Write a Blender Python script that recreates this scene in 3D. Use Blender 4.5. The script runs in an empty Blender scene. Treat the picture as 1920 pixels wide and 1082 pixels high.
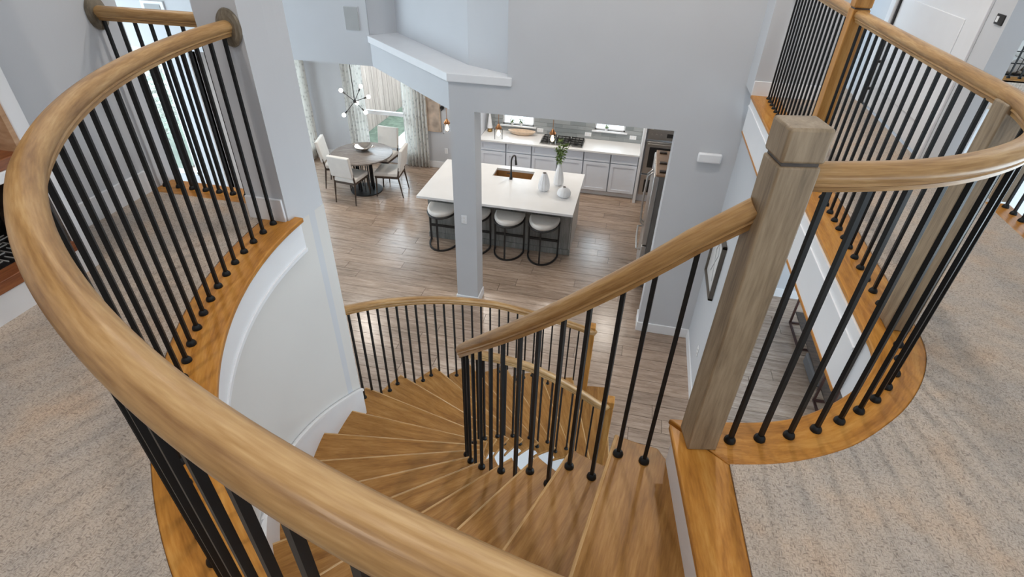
import bpy, bmesh, math, random
from mathutils import Vector, Matrix
random.seed(7)
R = math.radians
scene = bpy.context.scene
COL = scene.collection

# ------------------------------------------------------------------ camera, light, exposure
F_PX, PITCH, ROLL, YAW = 1015.138, 0.620102, 0.026578, 0.208779
cam_d = bpy.data.cameras.new('camera'); cam = bpy.data.objects.new('camera', cam_d); COL.objects.link(cam)
cam_d.sensor_width = 36.0; cam_d.lens = F_PX * 36.0 / 1920.0; cam_d.clip_start = 0.02; cam_d.clip_end = 200
fw = Vector((-math.sin(YAW)*math.cos(PITCH), math.cos(YAW)*math.cos(PITCH), -math.sin(PITCH)))
rt = Vector((math.cos(YAW), math.sin(YAW), 0)); up = rt.cross(fw)
r2 = rt*math.cos(ROLL) + up*math.sin(ROLL); u2 = -rt*math.sin(ROLL) + up*math.cos(ROLL)
cam.matrix_world = Matrix(((r2.x, u2.x, -fw.x, 0), (r2.y, u2.y, -fw.y, 0), (r2.z, u2.z, -fw.z, 1.4), (0, 0, 0, 1)))
scene.camera = cam

world = bpy.data.worlds.new('sky'); scene.world = world; world.use_nodes = True
bg = world.node_tree.nodes['Background']
bg.inputs['Color'].default_value = (0.76, 0.90, 1.0, 1); bg.inputs['Strength'].default_value = 6.0
# unseen ceiling lamps, mostly added to brighten walls and floors: (x, y, watts)
UNSEEN_LAMPS_UP = [(-0.9, 1.1, 12, 'above the curved guard rail'), (-3.4, 3.4, 26, 'above the great room beside the far left rail'), (0.6, 4.1, 46, 'above the right void by the straight guard rail'), (-0.6, 3.6, 26, 'above the middle of the stairwell'), (1.6, -0.7, 36, 'above the head of the stairs'), (-1.7, -0.6, 30, 'above the left landing carpet'), (-1.6, 5.0, 8, 'in front of the plant ledge'), (-5.5, 4.5, 20, 'deep in the great room')]
UNSEEN_LAMPS_KIT = [(-2.6, 9.1, 18, 'above the left base cabinets'), (-1.2, 9.1, 18, 'above the cooktop'), (0.1, 9.1, 18, 'near the oven tower'), (-1.2, 6.8, 7, 'above the right stools'), (-2.6, 6.9, 7, 'above the left stools'), (-4.8, 8.0, 26, 'beside the chandelier')]

def area_light(name, loc, size, power, color, direction=(0, 0, -1)):
    d = bpy.data.lights.new(name, 'AREA'); d.shape = 'DISK'; d.size = size; d.energy = power; d.color = color
    o = bpy.data.objects.new(name, d); COL.objects.link(o); o.location = loc
    o.rotation_euler = Vector(direction).to_track_quat('-Z', 'Y').to_euler()
    return o

scene.view_settings.view_transform = 'Standard'; scene.view_settings.look = 'None'
scene.view_settings.gamma = 1.0; scene.view_settings.use_curve_mapping = False
scene.view_settings.exposure = -0.14
scene.cycles.max_bounces = 7; scene.cycles.diffuse_bounces = 5; scene.cycles.glossy_bounces = 3; scene.cycles.transparent_max_bounces = 8
scene.cycles.caustics_reflective = False; scene.cycles.caustics_refractive = False

# ------------------------------------------------------------------ materials
MATS = {}
def new_mat(name, rough=0.5, metal=0.0, spec=0.5):
    m = bpy.data.materials.new(name); m.use_nodes = True
    nt = m.node_tree; b = nt.nodes['Principled BSDF']
    b.inputs['Roughness'].default_value = rough; b.inputs['Metallic'].default_value = metal
    b.inputs['Specular IOR Level'].default_value = spec
    MATS[name] = m
    return m, nt, b
def N(nt, t, **kw):
    n = nt.nodes.new(t)
    for k, v in kw.items(): setattr(n, k, v)
    return n
def ramp(nt, stops):
    n = nt.nodes.new('ShaderNodeValToRGB'); e = n.color_ramp.elements
    while len(e) < len(stops): e.new(0.5)
    for el, (p, c) in zip(e, stops): el.position = p; el.color = (*c, 1)
    return n
def paint(name, col, rough=0.55, metal=0.0, var=0.04, scale=6.0, bump=0.0, bscale=300, spec=0.5):
    m, nt, b = new_mat(name, rough, metal, spec)
    tc = N(nt, 'ShaderNodeTexCoord'); no = N(nt, 'ShaderNodeTexNoise'); no.inputs['Scale'].default_value = scale
    nt.links.new(tc.outputs['Object'], no.inputs['Vector'])
    c0 = tuple(max(0, c*(1-var)) for c in col); c1 = tuple(min(1, c*(1+var)) for c in col)
    rp = ramp(nt, [(0.35, c0), (0.65, c1)]); nt.links.new(no.outputs['Fac'], rp.inputs['Fac'])
    nt.links.new(rp.outputs['Color'], b.inputs['Base Color'])
    if bump:
        n2 = N(nt, 'ShaderNodeTexNoise'); n2.inputs['Scale'].default_value = bscale
        nt.links.new(tc.outputs['Object'], n2.inputs['Vector'])
        bp = N(nt, 'ShaderNodeBump'); bp.inputs['Strength'].default_value = bump; bp.inputs['Distance'].default_value = 0.004
        nt.links.new(n2.outputs['Fac'], bp.inputs['Height']); nt.links.new(bp.outputs['Normal'], b.inputs['Normal'])
    return m
def wood(name, dark, mid, light, coord='Object', stretch=(1, 14, 14), scale=2.2, rough=0.42, rnd=0.0, bump=0.12, knots=False):
    m, nt, b = new_mat(name, rough, 0.0, 0.32)
    tc = N(nt, 'ShaderNodeTexCoord'); mp = N(nt, 'ShaderNodeMapping')
    mp.inputs['Scale'].default_value = stretch
    nt.links.new(tc.outputs[coord], mp.inputs['Vector'])
    src = mp.outputs['Vector']
    if rnd:
        oi = N(nt, 'ShaderNodeObjectInfo'); ad = N(nt, 'ShaderNodeVectorMath', operation='ADD')
        ml = N(nt, 'ShaderNodeMath', operation='MULTIPLY'); ml.inputs[1].default_value = 37.0
        cb = N(nt, 'ShaderNodeCombineXYZ')
        nt.links.new(oi.outputs['Random'], ml.inputs[0])
        for i in range(3): nt.links.new(ml.outputs[0], cb.inputs[i])
        nt.links.new(src, ad.inputs[0]); nt.links.new(cb.outputs[0], ad.inputs[1]); src = ad.outputs[0]
    n1 = N(nt, 'ShaderNodeTexNoise'); n1.inputs['Scale'].default_value = scale; n1.inputs['Detail'].default_value = 5
    n1.inputs['Distortion'].default_value = 0.6
    n2 = N(nt, 'ShaderNodeTexNoise'); n2.inputs['Scale'].default_value = scale*6; n2.inputs['Detail'].default_value = 3
    nt.links.new(src, n1.inputs['Vector']); nt.links.new(src, n2.inputs['Vector'])
    mx = N(nt, 'ShaderNodeMath', operation='MULTIPLY_ADD'); mx.inputs[1].default_value = 0.35
    nt.links.new(n2.outputs['Fac'], mx.inputs[0]); 
    sc = N(nt, 'ShaderNodeMath', operation='MULTIPLY'); sc.inputs[1].default_value = 0.68
    nt.links.new(n1.outputs['Fac'], sc.inputs[0]); nt.links.new(sc.outputs[0], mx.inputs[2])
    rp = ramp(nt, [(0.34, dark), (0.52, mid), (0.68, light)]); nt.links.new(mx.outputs[0], rp.inputs['Fac'])
    out = rp.outputs['Color']
    if rnd:
        hs = N(nt, 'ShaderNodeHueSaturation')
        mr = N(nt, 'ShaderNodeMapRange'); mr.inputs['To Min'].default_value = 1-rnd; mr.inputs['To Max'].default_value = 1+rnd
        nt.links.new(oi.outputs['Random'], mr.inputs['Value']); nt.links.new(mr.outputs['Result'], hs.inputs['Value'])
        nt.links.new(out, hs.inputs['Color']); out = hs.outputs['Color']
    nt.links.new(out, b.inputs['Base Color'])
    bp = N(nt, 'ShaderNodeBump'); bp.inputs['Strength'].default_value = bump; bp.inputs['Distance'].default_value = 0.002
    nt.links.new(n2.outputs['Fac'], bp.inputs['Height']); nt.links.new(bp.outputs['Normal'], b.inputs['Normal'])
    return m
def emit(name, col, strength):
    m, nt, b = new_mat(name, 0.4)
    b.inputs['Base Color'].default_value = (*col, 1); b.inputs['Emission Color'].default_value = (*col, 1)
    b.inputs['Emission Strength'].default_value = strength
    return m
def glass(name, col=(1, 1, 1), rough=0.0, mixt=0.85):
    m, nt, b = new_mat(name, rough)
    nt.nodes.remove(b)
    out = nt.nodes['Material Output']
    tr = N(nt, 'ShaderNodeBsdfTransparent'); tr.inputs['Color'].default_value = (*col, 1)
    gl = N(nt, 'ShaderNodeBsdfGlossy'); gl.inputs['Roughness'].default_value = rough
    fr = N(nt, 'ShaderNodeFresnel'); fr.inputs['IOR'].default_value = 1.2
    mx = N(nt, 'ShaderNodeMixShader'); nt.links.new(fr.outputs[0], mx.inputs[0])
    nt.links.new(tr.outputs[0], mx.inputs[1]); nt.links.new(gl.outputs[0], mx.inputs[2])
    nt.links.new(mx.outputs[0], out.inputs['Surface'])
    return m

WALL = paint('wall_paint', (0.58, 0.595, 0.62), 0.6, var=0.015, scale=1.5, bump=0.05, bscale=180)
WARMWALL = paint('warm_wall_paint', (0.66, 0.645, 0.62), 0.6, var=0.015, scale=1.5, bump=0.05, bscale=180)
TRIM = paint('trim_white', (0.80, 0.81, 0.83), 0.35, var=0.01)
RAIL = wood('handrail_oak', (0.23, 0.115, 0.038), (0.40, 0.23, 0.09), (0.54, 0.35, 0.165), 'UV', (1.3, 16, 16), 2.0, 0.33)
POSTW = wood('newel_oak', (0.17, 0.125, 0.08), (0.28, 0.21, 0.135), (0.37, 0.285, 0.19), 'Object', (12, 12, 1.2), 2.2, 0.42)
ROSE = wood('rosette_taupe_oak', (0.10, 0.08, 0.055), (0.17, 0.14, 0.10), (0.25, 0.21, 0.155), 'Object', (12, 3, 3), 2.2, 0.35)
ORNG = wood('newel_side_oak', (0.32, 0.14, 0.03), (0.46, 0.215, 0.05), (0.54, 0.29, 0.085), 'Object', (12, 12, 1.2), 2.2, 0.42)
NOSE = wood('nosing_oak', (0.30, 0.115, 0.016), (0.47, 0.20, 0.034), (0.57, 0.28, 0.065), 'UV', (1.6, 12, 12), 2.0, 0.36)
TREADX = wood('tread_oak', (0.22, 0.095, 0.019), (0.33, 0.155, 0.036), (0.42, 0.22, 0.065), 'UV', (1.8, 15, 15), 2.0, 0.40, rnd=0.06)
NOSE_LIT = wood('tread_nosing_highlight', (0.40, 0.22, 0.085), (0.52, 0.32, 0.14), (0.60, 0.40, 0.20), 'UV', (1.8, 15, 15), 2.0, 0.25)  # lighter than the treads: the nosing edge highlight is put into the colour
PLANK = wood('floor_plank', (0.235, 0.165, 0.118), (0.36, 0.262, 0.195), (0.47, 0.36, 0.28), 'Object', (1.4, 13, 13), 2.0, 0.28, rnd=0.14)
_pb = PLANK.node_tree.nodes['Principled BSDF']; _pb.inputs['Specular IOR Level'].default_value = 0.9; _pb.inputs['Roughness'].default_value = 0.25
IRON = paint('black_iron', (0.007, 0.008, 0.009), 0.45, metal=0.0, var=0.2, spec=0.3)
BLACK = paint('black_metal', (0.015, 0.014, 0.014), 0.4, var=0.2)
QUARTZ = paint('white_quartz', (0.80, 0.79, 0.78), 0.25, var=0.02, scale=3)
CAB = paint('cabinet_paint', (0.74, 0.77, 0.83), 0.4, var=0.01)
CABGAP = paint('cabinet_carcass', (0.42, 0.45, 0.50), 0.5, var=0.02)
ISLW = wood('island_grey_board', (0.15, 0.145, 0.135), (0.23, 0.225, 0.21), (0.30, 0.29, 0.27), 'Object', (14, 14, 1.2), 2.0, 0.5, rnd=0.06)
STEEL = paint('stainless', (0.52, 0.50, 0.48), 0.28, metal=0.9, var=0.05)
STEEL_REFL = paint('stainless_brown_reflection', (0.45, 0.30, 0.20), 0.3, metal=0.7, var=0.1)  # brown reflection in the stainless fridge top, put into the base colour
COPPER = paint('copper', (0.45, 0.22, 0.10), 0.3, metal=0.9, var=0.1)
SINKM = paint('copper_sink', (0.50, 0.30, 0.13), 0.35, metal=0.6, var=0.12)
CERAM = paint('white_ceramic', (0.82, 0.83, 0.85), 0.4, var=0.02)
CUSH = paint('cream_fabric', (0.70, 0.67, 0.63), 0.85, var=0.03, bump=0.2, bscale=400)
DARKW = wood('dark_walnut', (0.03, 0.022, 0.018), (0.06, 0.042, 0.032), (0.10, 0.07, 0.05), 'Object', (2, 10, 10), 2.5, 0.3)
TABLEW = wood('table_grey_wood', (0.14, 0.12, 0.11), (0.22, 0.19, 0.17), (0.30, 0.27, 0.25), 'Object', (1.5, 12, 12), 2.0, 0.25)
LEAF = paint('leaf_green', (0.13, 0.21, 0.05), 0.55, var=0.4, scale=30)
GLASS = glass('clear_glass')
BULB = emit('lit_bulb', (1.0, 0.72, 0.38), 14.0)
BULBW = emit('lit_bulb_white', (1.0, 0.93, 0.85), 14.0)
SPKR = paint('speaker_grille', (0.40, 0.41, 0.41), 0.7, var=0.03)
BRASSW = paint('gold_base', (0.35, 0.22, 0.08), 0.35, metal=0.8, var=0.1)
BOWLW = paint('bleached_wood', (0.62, 0.47, 0.34), 0.55, var=0.08, scale=20)
SILVER = paint('silver_bowl', (0.70, 0.62, 0.55), 0.2, metal=0.9, var=0.05)
REDWOOD = wood('red_brown_wood', (0.16, 0.05, 0.02), (0.26, 0.09, 0.035), (0.34, 0.13, 0.05), 'Object', (10, 1.2, 10), 2.2, 0.35)
TANWOOD = wood('tan_panel_wood', (0.38, 0.22, 0.12), (0.50, 0.31, 0.18), (0.58, 0.38, 0.24), 'Object', (2, 1.2, 8), 2.2, 0.45)
FENCE = wood('fence_board', (0.20, 0.155, 0.13), (0.27, 0.22, 0.185), (0.34, 0.285, 0.245), 'Object', (10, 10, 1), 2.0, 0.8, rnd=0.12)
GRASS = paint('lawn', (0.105, 0.135, 0.095), 0.9, var=0.25, scale=8, bump=0.5, bscale=60)
PATIO = paint('patio_concrete', (0.80, 0.79, 0.77), 0.8, var=0.04)
CURT = None
def curtain_mat():
    m, nt, b = new_mat('sheer_curtain', 0.8)
    nt.nodes.remove(b); out = nt.nodes['Material Output']
    tc = N(nt, 'ShaderNodeTexCoord'); no = N(nt, 'ShaderNodeTexVoronoi'); no.inputs['Scale'].default_value = 14
    nt.links.new(tc.outputs['Object'], no.inputs['Vector'])
    rp = ramp(nt, [(0.12, (0.66, 0.66, 0.65)), (0.42, (0.92, 0.92, 0.90))]); nt.links.new(no.outputs['Distance'], rp.inputs['Fac'])
    df = N(nt, 'ShaderNodeBsdfDiffuse'); tl = N(nt, 'ShaderNodeBsdfTranslucent')
    nt.links.new(rp.outputs['Color'], df.inputs['Color']); nt.links.new(rp.outputs['Color'], tl.inputs['Color'])
    mx = N(nt, 'ShaderNodeMixShader'); mx.inputs[0].default_value = 0.55
    nt.links.new(df.outputs[0], mx.inputs[1]); nt.links.new(tl.outputs[0], mx.inputs[2])
    nt.links.new(mx.outputs[0], out.inputs['Surface'])
    return m
CURT = curtain_mat()
def carpet_mat():
    m, nt, b = new_mat('loop_carpet', 0.95, spec=0.1)
    tc = N(nt, 'ShaderNodeTexCoord')
    def vor(sx, sy):
        mp = N(nt, 'ShaderNodeMapping'); mp.inputs['Scale'].default_value = (sx, sy, 1)
        v = N(nt, 'ShaderNodeTexVoronoi'); v.inputs['Scale'].default_value = 1.0
        nt.links.new(tc.outputs['Object'], mp.inputs['Vector']); nt.links.new(mp.outputs[0], v.inputs['Vector']); return v
    a, c = vor(110, 300), vor(300, 110)
    big = N(nt, 'ShaderNodeTexNoise'); big.inputs['Scale'].default_value = 5.0; big.inputs['Detail'].default_value = 3
    nt.links.new(tc.outputs['Object'], big.inputs['Vector'])
    sel = N(nt, 'ShaderNodeTexChecker'); sel.inputs['Scale'].default_value = 60
    nt.links.new(tc.outputs['Object'], sel.inputs['Vector'])
    mx = N(nt, 'ShaderNodeMix', data_type='FLOAT')
    nt.links.new(sel.outputs['Fac'], mx.inputs[0]); nt.links.new(a.outputs['Distance'], mx.inputs[2]); nt.links.new(c.outputs['Distance'], mx.inputs[3])
    rp = ramp(nt, [(0.15, (0.60, 0.505, 0.42)), (0.55, (0.50, 0.415, 0.34)), (0.95, (0.29, 0.235, 0.195))])
    nt.links.new(mx.outputs[0], rp.inputs['Fac'])
    tint = ramp(nt, [(0.35, (0.90, 0.945, 1.0)), (0.55, (1, 1, 1)), (0.70, (1.05, 0.97, 0.90))]); nt.links.new(big.outputs['Fac'], tint.inputs['Fac'])
    mul = N(nt, 'ShaderNodeMix', data_type='RGBA', blend_type='MULTIPLY'); mul.inputs[0].default_value = 1
    nt.links.new(rp.outputs['Color'], mul.inputs[6]); nt.links.new(tint.outputs['Color'], mul.inputs[7])
    nt.links.new(mul.outputs[2], b.inputs['Base Color'])
    bp = N(nt, 'ShaderNodeBump'); bp.inputs['Strength'].default_value = 0.6; bp.inputs['Distance'].default_value = 0.004; bp.invert = True
    nt.links.new(mx.outputs[0], bp.inputs['Height']); nt.links.new(bp.outputs['Normal'], b.inputs['Normal'])
    return m
CARPET = carpet_mat()

# ------------------------------------------------------------------ mesh helpers
class MB:
    def __init__(self): self.bm = bmesh.new(); self.uv = self.bm.loops.layers.uv.new('UVMap')
    def box(self, x0, x1, y0, y1, z0, z1, M=None):
        pts = [(x0,y0,z0),(x1,y0,z0),(x1,y1,z0),(x0,y1,z0),(x0,y0,z1),(x1,y0,z1),(x1,y1,z1),(x0,y1,z1)]
        v = [self.bm.verts.new(M @ Vector(p) if M else p) for p in pts]
        for f in ((0,3,2,1),(4,5,6,7),(0,1,5,4),(1,2,6,5),(2,3,7,6),(3,0,4,7)): self.bm.faces.new([v[i] for i in f])
        return self
    def prism(self, poly, z0, z1):
        a = sum(poly[i][0]*poly[(i+1) % len(poly)][1]-poly[(i+1) % len(poly)][0]*poly[i][1] for i in range(len(poly)))
        if a < 0: poly = poly[::-1]
        f0 = (lambda i: z0) if not hasattr(z0, '__len__') else (lambda i: z0[i])
        lo = [self.bm.verts.new((p[0], p[1], z0)) for p in poly]; hi = [self.bm.verts.new((p[0], p[1], z1)) for p in poly]
        self.bm.faces.new(lo[::-1]); self.bm.faces.new(hi)
        n = len(poly)
        for i in range(n): self.bm.faces.new((lo[i], lo[(i+1) % n], hi[(i+1) % n], hi[i]))
        return self
    def cyl(self, p0, p1, r0, r1=None, seg=10):
        r1 = r0 if r1 is None else r1
        p0, p1 = Vector(p0), Vector(p1); d = (p1-p0).normalized()
        a = d.orthogonal().normalized(); b = d.cross(a)
        A = [self.bm.verts.new(p0 + (a*math.cos(t)+b*math.sin(t))*r0) for t in [2*math.pi*i/seg for i in range(seg)]]
        Bv = [self.bm.verts.new(p1 + (a*math.cos(t)+b*math.sin(t))*r1) for t in [2*math.pi*i/seg for i in range(seg)]]
        for i in range(seg): self.bm.faces.new((A[i], A[(i+1) % seg], Bv[(i+1) % seg], Bv[i]))
        self.bm.faces.new(A[::-1]); self.bm.faces.new(Bv)
        return self
    def lathe(self, prof, c=(0, 0, 0), seg=24, flute=0.0, nfl=12, cap=True):
        rings = []
        for r, z in prof:
            rings.append([self.bm.verts.new((c[0]+r*(1+flute*abs(math.sin(nfl*math.pi*i/seg)))*math.cos(2*math.pi*i/seg), c[1]+r*(1+flute*abs(math.sin(nfl*math.pi*i/seg)))*math.sin(2*math.pi*i/seg), c[2]+z)) for i in range(seg)])
        for A, Bv in zip(rings, rings[1:]):
            for i in range(seg): self.bm.faces.new((A[i], A[(i+1) % seg], Bv[(i+1) % seg], Bv[i]))
        if cap: self.bm.faces.new(rings[0][::-1]); self.bm.faces.new(rings[-1])
        return self
    def sweep(self, path, prof, close_prof=True, caps=True, flat=True):
        path = [Vector(p) for p in path]; n = len(path); rings = []; L = 0; us = []
        for i, p in enumerate(path):
            t = (path[min(i+1, n-1)] - path[max(i-1, 0)]).normalized()
            s = t.cross(Vector((0, 0, 1))).normalized(); u = s.cross(t).normalized()
            if flat: u = Vector((0, 0, 1))
            rings.append([self.bm.verts.new(p + s*a + u*b) for a, b in prof])
            if i: L += (path[i]-path[i-1]).length
            us.append(L)
        m = len(prof); acc = [0]
        for j in range(m): acc.append(acc[-1] + math.dist(prof[j], prof[(j+1) % m]))
        for i in range(n-1):
            for j in range(m if close_prof else m-1):
                f = self.bm.faces.new((rings[i][j], rings[i+1][j], rings[i+1][(j+1) % m], rings[i][(j+1) % m]))
                for lp, uvv in zip(f.loops, ((us[i], acc[j]), (us[i+1], acc[j]), (us[i+1], acc[j+1]), (us[i], acc[j+1]))): lp[self.uv].uv = uvv
        if caps and close_prof: self.bm.faces.new(rings[0]); self.bm.faces.new(rings[-1][::-1])
        return self
    def tube(self, path, r, seg=8):
        path = [Vector(p) for p in path]; n = len(path); rings = []; ref = None
        for i, p in enumerate(path):
            t = (path[min(i+1, n-1)] - path[max(i-1, 0)]).normalized()
            a = t.orthogonal().normalized() if ref is None else (ref - t*ref.dot(t)).normalized()
            ref = a; b = t.cross(a)
            rr = r[i] if hasattr(r, '__len__') else r
            rings.append([self.bm.verts.new(p + (a*math.cos(2*math.pi*k/seg)+b*math.sin(2*math.pi*k/seg))*rr) for k in range(seg)])
        for A, Bv in zip(rings, rings[1:]):
            for k in range(seg): self.bm.faces.new((A[k], A[(k+1) % seg], Bv[(k+1) % seg], Bv[k]))
        self.bm.faces.new(rings[0][::-1]); self.bm.faces.new(rings[-1])
        return self
    def mesh(self, name, smooth=True, planar_uv=None):
        bmesh.ops.recalc_face_normals(self.bm, faces=self.bm.faces)
        if planar_uv:
            ax = Vector(planar_uv); 
            for f in self.bm.faces:
                for lp in f.loops:
                    co = lp.vert.co; lp[self.uv].uv = (co.x*ax.x+co.y*ax.y, -co.x*ax.y+co.y*ax.x+co.z)
        me = bpy.data.meshes.new(name); self.bm.to_mesh(me); self.bm.free()
        if smooth:
            me.polygons.foreach_set('use_smooth', [True]*len(me.polygons)); me.set_sharp_from_angle(angle=R(38))
        return me
def link(name, me, mat, parent=None, loc=None, bevel=0):
    o = bpy.data.objects.new(name, me); COL.objects.link(o)
    if mat is not None and not me.materials: me.materials.append(mat)
    if parent is not None:
        o.parent = parent
        if loc is None:      # mesh given in world coordinates
            p = parent; L = Vector((0, 0, 0))
            while p is not None: L += p.location; p = p.parent
            loc = -L
    if loc is not None: o.location = loc
    if bevel:
        md = o.modifiers.new('edge', 'BEVEL'); md.width = bevel; md.segments = 2; md.limit_method = 'ANGLE'; md.angle_limit = R(40)
    return o
def obj(name, mb, mat, parent=None, loc=None, bevel=0, smooth=True, planar_uv=None):
    return link(name, mb.mesh(name, smooth, planar_uv), mat, parent, loc, bevel)
def tag(o, label=None, cat=None, group=None, kind=None):
    if label: o['label'] = label
    if cat: o['category'] = cat
    if group: o['group'] = group
    if kind: o['kind'] = kind
    return o
def thing(name, label, cat, loc=(0, 0, 0), rz=0, group=None):
    o = bpy.data.objects.new(name, None); COL.objects.link(o); o.location = loc; o.rotation_euler = (0, 0, rz)
    o.empty_display_size = 0.1
    return tag(o, label, cat, group)
def struct(name, mb, mat, label=None, cat=None, bevel=0, smooth=True, planar_uv=None):
    o = obj(name, mb, mat, None, None, bevel, smooth, planar_uv); tag(o, label, cat, None, 'structure'); return o
def copy_tree(o, parent=None):
    c = o.copy(); COL.objects.link(c); c.parent = parent
    for ch in list(o.children): copy_tree(ch, c)
    return c
def Bx(*a): return MB().box(*a)

# ------------------------------------------------------------------ plan
C = Vector((0.335, 2.215)); FL = -3.2; RISE = 3.2/18; NR = 18
def pol(r, deg): return (C.x + r*math.cos(R(deg)), C.y + r*math.sin(R(deg)))
def arc(r, a0, a1, n): return [pol(r, a0+(a1-a0)*i/n) for i in range(n+1)]
R_NOSE, R_CARP, R_FEET, R_WALL = 1.985, 2.158, 2.066, 2.0
def th_out(k): return -91.5 - 10.25*k
def th_in(k): return -94.0 - 10.2*k
A_WALL = -188.2            # where the curved wall ends
LAND_IN = (0.272, 1.295); LAND_OUT = (0.433, 0.2)

# ---- carpet, nosing strips and the slab they lie on
curveR = [(0.452, 1.171), (0.569, 1.2), (0.669, 1.238), (0.775, 1.293), (0.869, 1.357), (0.979, 1.458), (1.079, 1.568), (1.175, 1.711), (1.238, 1.845), (1.266, 1.95), (1.275, 2.06)]
noseR = [(0.27, 1.315), (0.446, 1.345), (0.58, 1.378), (0.69, 1.425), (0.77, 1.478), (0.85, 1.545), (0.925, 1.62), (0.99, 1.70), (1.035, 1.79), (1.055, 1.88), (1.058, 1.98)]
def smooth_path(pts, n=6):
    out = []
    for i in range(len(pts)-1):
        p0, p1, p2, p3 = [Vector(pts[max(0, min(len(pts)-1, i+j))]) for j in (-1, 0, 1, 2)]
        for s in range(n):
            t = s/n; out.append(0.5*((2*p1)+(-p0+p2)*t+(2*p0-5*p1+4*p2-p3)*t*t+(-p0+3*p1-3*p2+p3)*t**3))
    out.append(Vector(pts[-1])); return out
curveR = [(p.x, p.y) for p in smooth_path(curveR, 4)]; noseR = [(p.x, p.y) for p in smooth_path(noseR, 4)]
left_carp = arc(R_CARP, 180.2, 275, 40)
carpet = [(-2.63, 2.33), (-1.90, 2.33), (-1.90, 2.21)] + [(-1.823, 2.21)] + left_carp[1:] + [(0.522, 0.10), (0.476, 0.828)] + curveR + [(1.275, 5.45), (1.6, 5.45), (1.6, 6.9), (1.98, 6.9), (1.98, 3.88), (2.123, 3.88), (2.123, -2.4), (-2.63, -2.4)]
struct('floor_upper', MB().prism(carpet, -0.02, 0.006), CARPET, 'beige loop pile carpet covering the upper landing', 'floor', smooth=False)
slab = [(-2.63, 2.48), (-1.90, 2.48), (-1.90, 2.21), (-1.68, 2.21)] + arc(R_NOSE+0.02, 180, 272, 40)[1:] + [(0.44, 0.21), (0.30, 1.28)] + [(p[0]+0.02, p[1]-0.02) for p in noseR[1:]] + [(1.08, 5.45), (1.6, 5.45), (1.6, 6.9), (2.24, 6.9), (2.24, -2.4), (-2.63, -2.4)]
struct('floor_slab', MB().prism(slab, -0.33, -0.021), TRIM, 'white painted edge under the upper landing floor', 'floor slab', smooth=False)

def strip(name, inner, outer, label, mat=NOSE, z0=-0.022, z1=0.004):
    mb = MB(); n = len(inner); L = 0; q = []
    for i in range(n):
        if i: L += math.dist(inner[i], inner[i-1])
        w = math.dist(inner[i], outer[i])
        q.append([mb.bm.verts.new((*inner[i], z0)), mb.bm.verts.new((*inner[i], z1)), mb.bm.verts.new((*outer[i], z1)), mb.bm.verts.new((*outer[i], z0))]); q[-1].append((L, w))
    for i in range(n-1):
        for j in range(4):
            f = mb.bm.faces.new((q[i][j], q[i+1][j], q[i+1][(j+1) % 4], q[i][(j+1) % 4]))
            wv = (0, 0.026, 0.026+q[i][4][1], 0.06+q[i][4][1], 0.1+q[i][4][1])
            for lp, uvv in zip(f.loops, ((q[i][4][0], wv[j]), (q[i+1][4][0], wv[j]), (q[i+1][4][0], wv[j+1]), (q[i][4][0], wv[j+1]))): lp[mb.uv].uv = uvv
    mb.bm.faces.new(q[0][:4]); mb.bm.faces.new(q[-1][:4][::-1])
    o = obj(name, mb, mat, bevel=0.005); return tag(o, label, 'floor trim', None, 'structure')
strip('trim_1', arc(R_NOSE-0.02, 178.5, 272.6, 60), arc(R_CARP, 178.5, 274.5, 60), 'curved oak nosing strip edging the landing above the stairwell')
strip('trim_2', [(0.425, 0.19), (0.341, 0.796), (0.272, 1.295)], [(0.530, 0.07), (0.478, 0.80), (0.452, 1.171)], 'straight oak nosing strip at the head of the stairs')
strip('trim_3', noseR + [(1.058, 3.2), (1.04, 5.45)], curveR + [(1.275, 3.2), (1.275, 5.45)], 'oak nosing strip curving round the right void edge')
strip('trim_4', [(-2.63, 2.33), (-1.90, 2.33)], [(-2.63, 2.50), (-1.90, 2.50)], 'short oak nosing strip at the far left overlook')
strip('trim_5', [(2.123, 3.5), (2.123, 1.2)], [(2.262, 3.5), (2.262, 1.2)], 'oak nosing strip at the far right overlook')

# ---- lower floor with planks
base = struct('floor', Bx(-8.75, 6, 0.0, 10.4, FL-0.12, FL-0.012), paint('subfloor', (0.10, 0.08, 0.065), 0.8), 'grey brown oak plank floor of the lower storey', 'floor')
pw, gap = 0.19, 0.0025
plank_mesh = {}
rowi = 0; y = 2.2
while y < 10.35:
    # extent of the row that the stairs and walls leave in view
    x0, x1 = (-7.2 if y > 5 else -3.2), (3.6 if y < 6.4 else 1.9)
    if y > 5.6 and y < 10: x1 = 3.3 if y < 7.1 else 1.3
    x = x0 - random.random()*1.6
    while x < x1:
        ln = random.choice((1.5, 1.8, 2.1, 2.4))
        if ln not in plank_mesh: plank_mesh[ln] = Bx(gap, ln-gap, gap, pw-gap, -0.014, 0.0).mesh('plank', False)
        o = link('plank', plank_mesh[ln], PLANK, base, (x, y, FL)); x += ln
    y += pw
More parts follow.
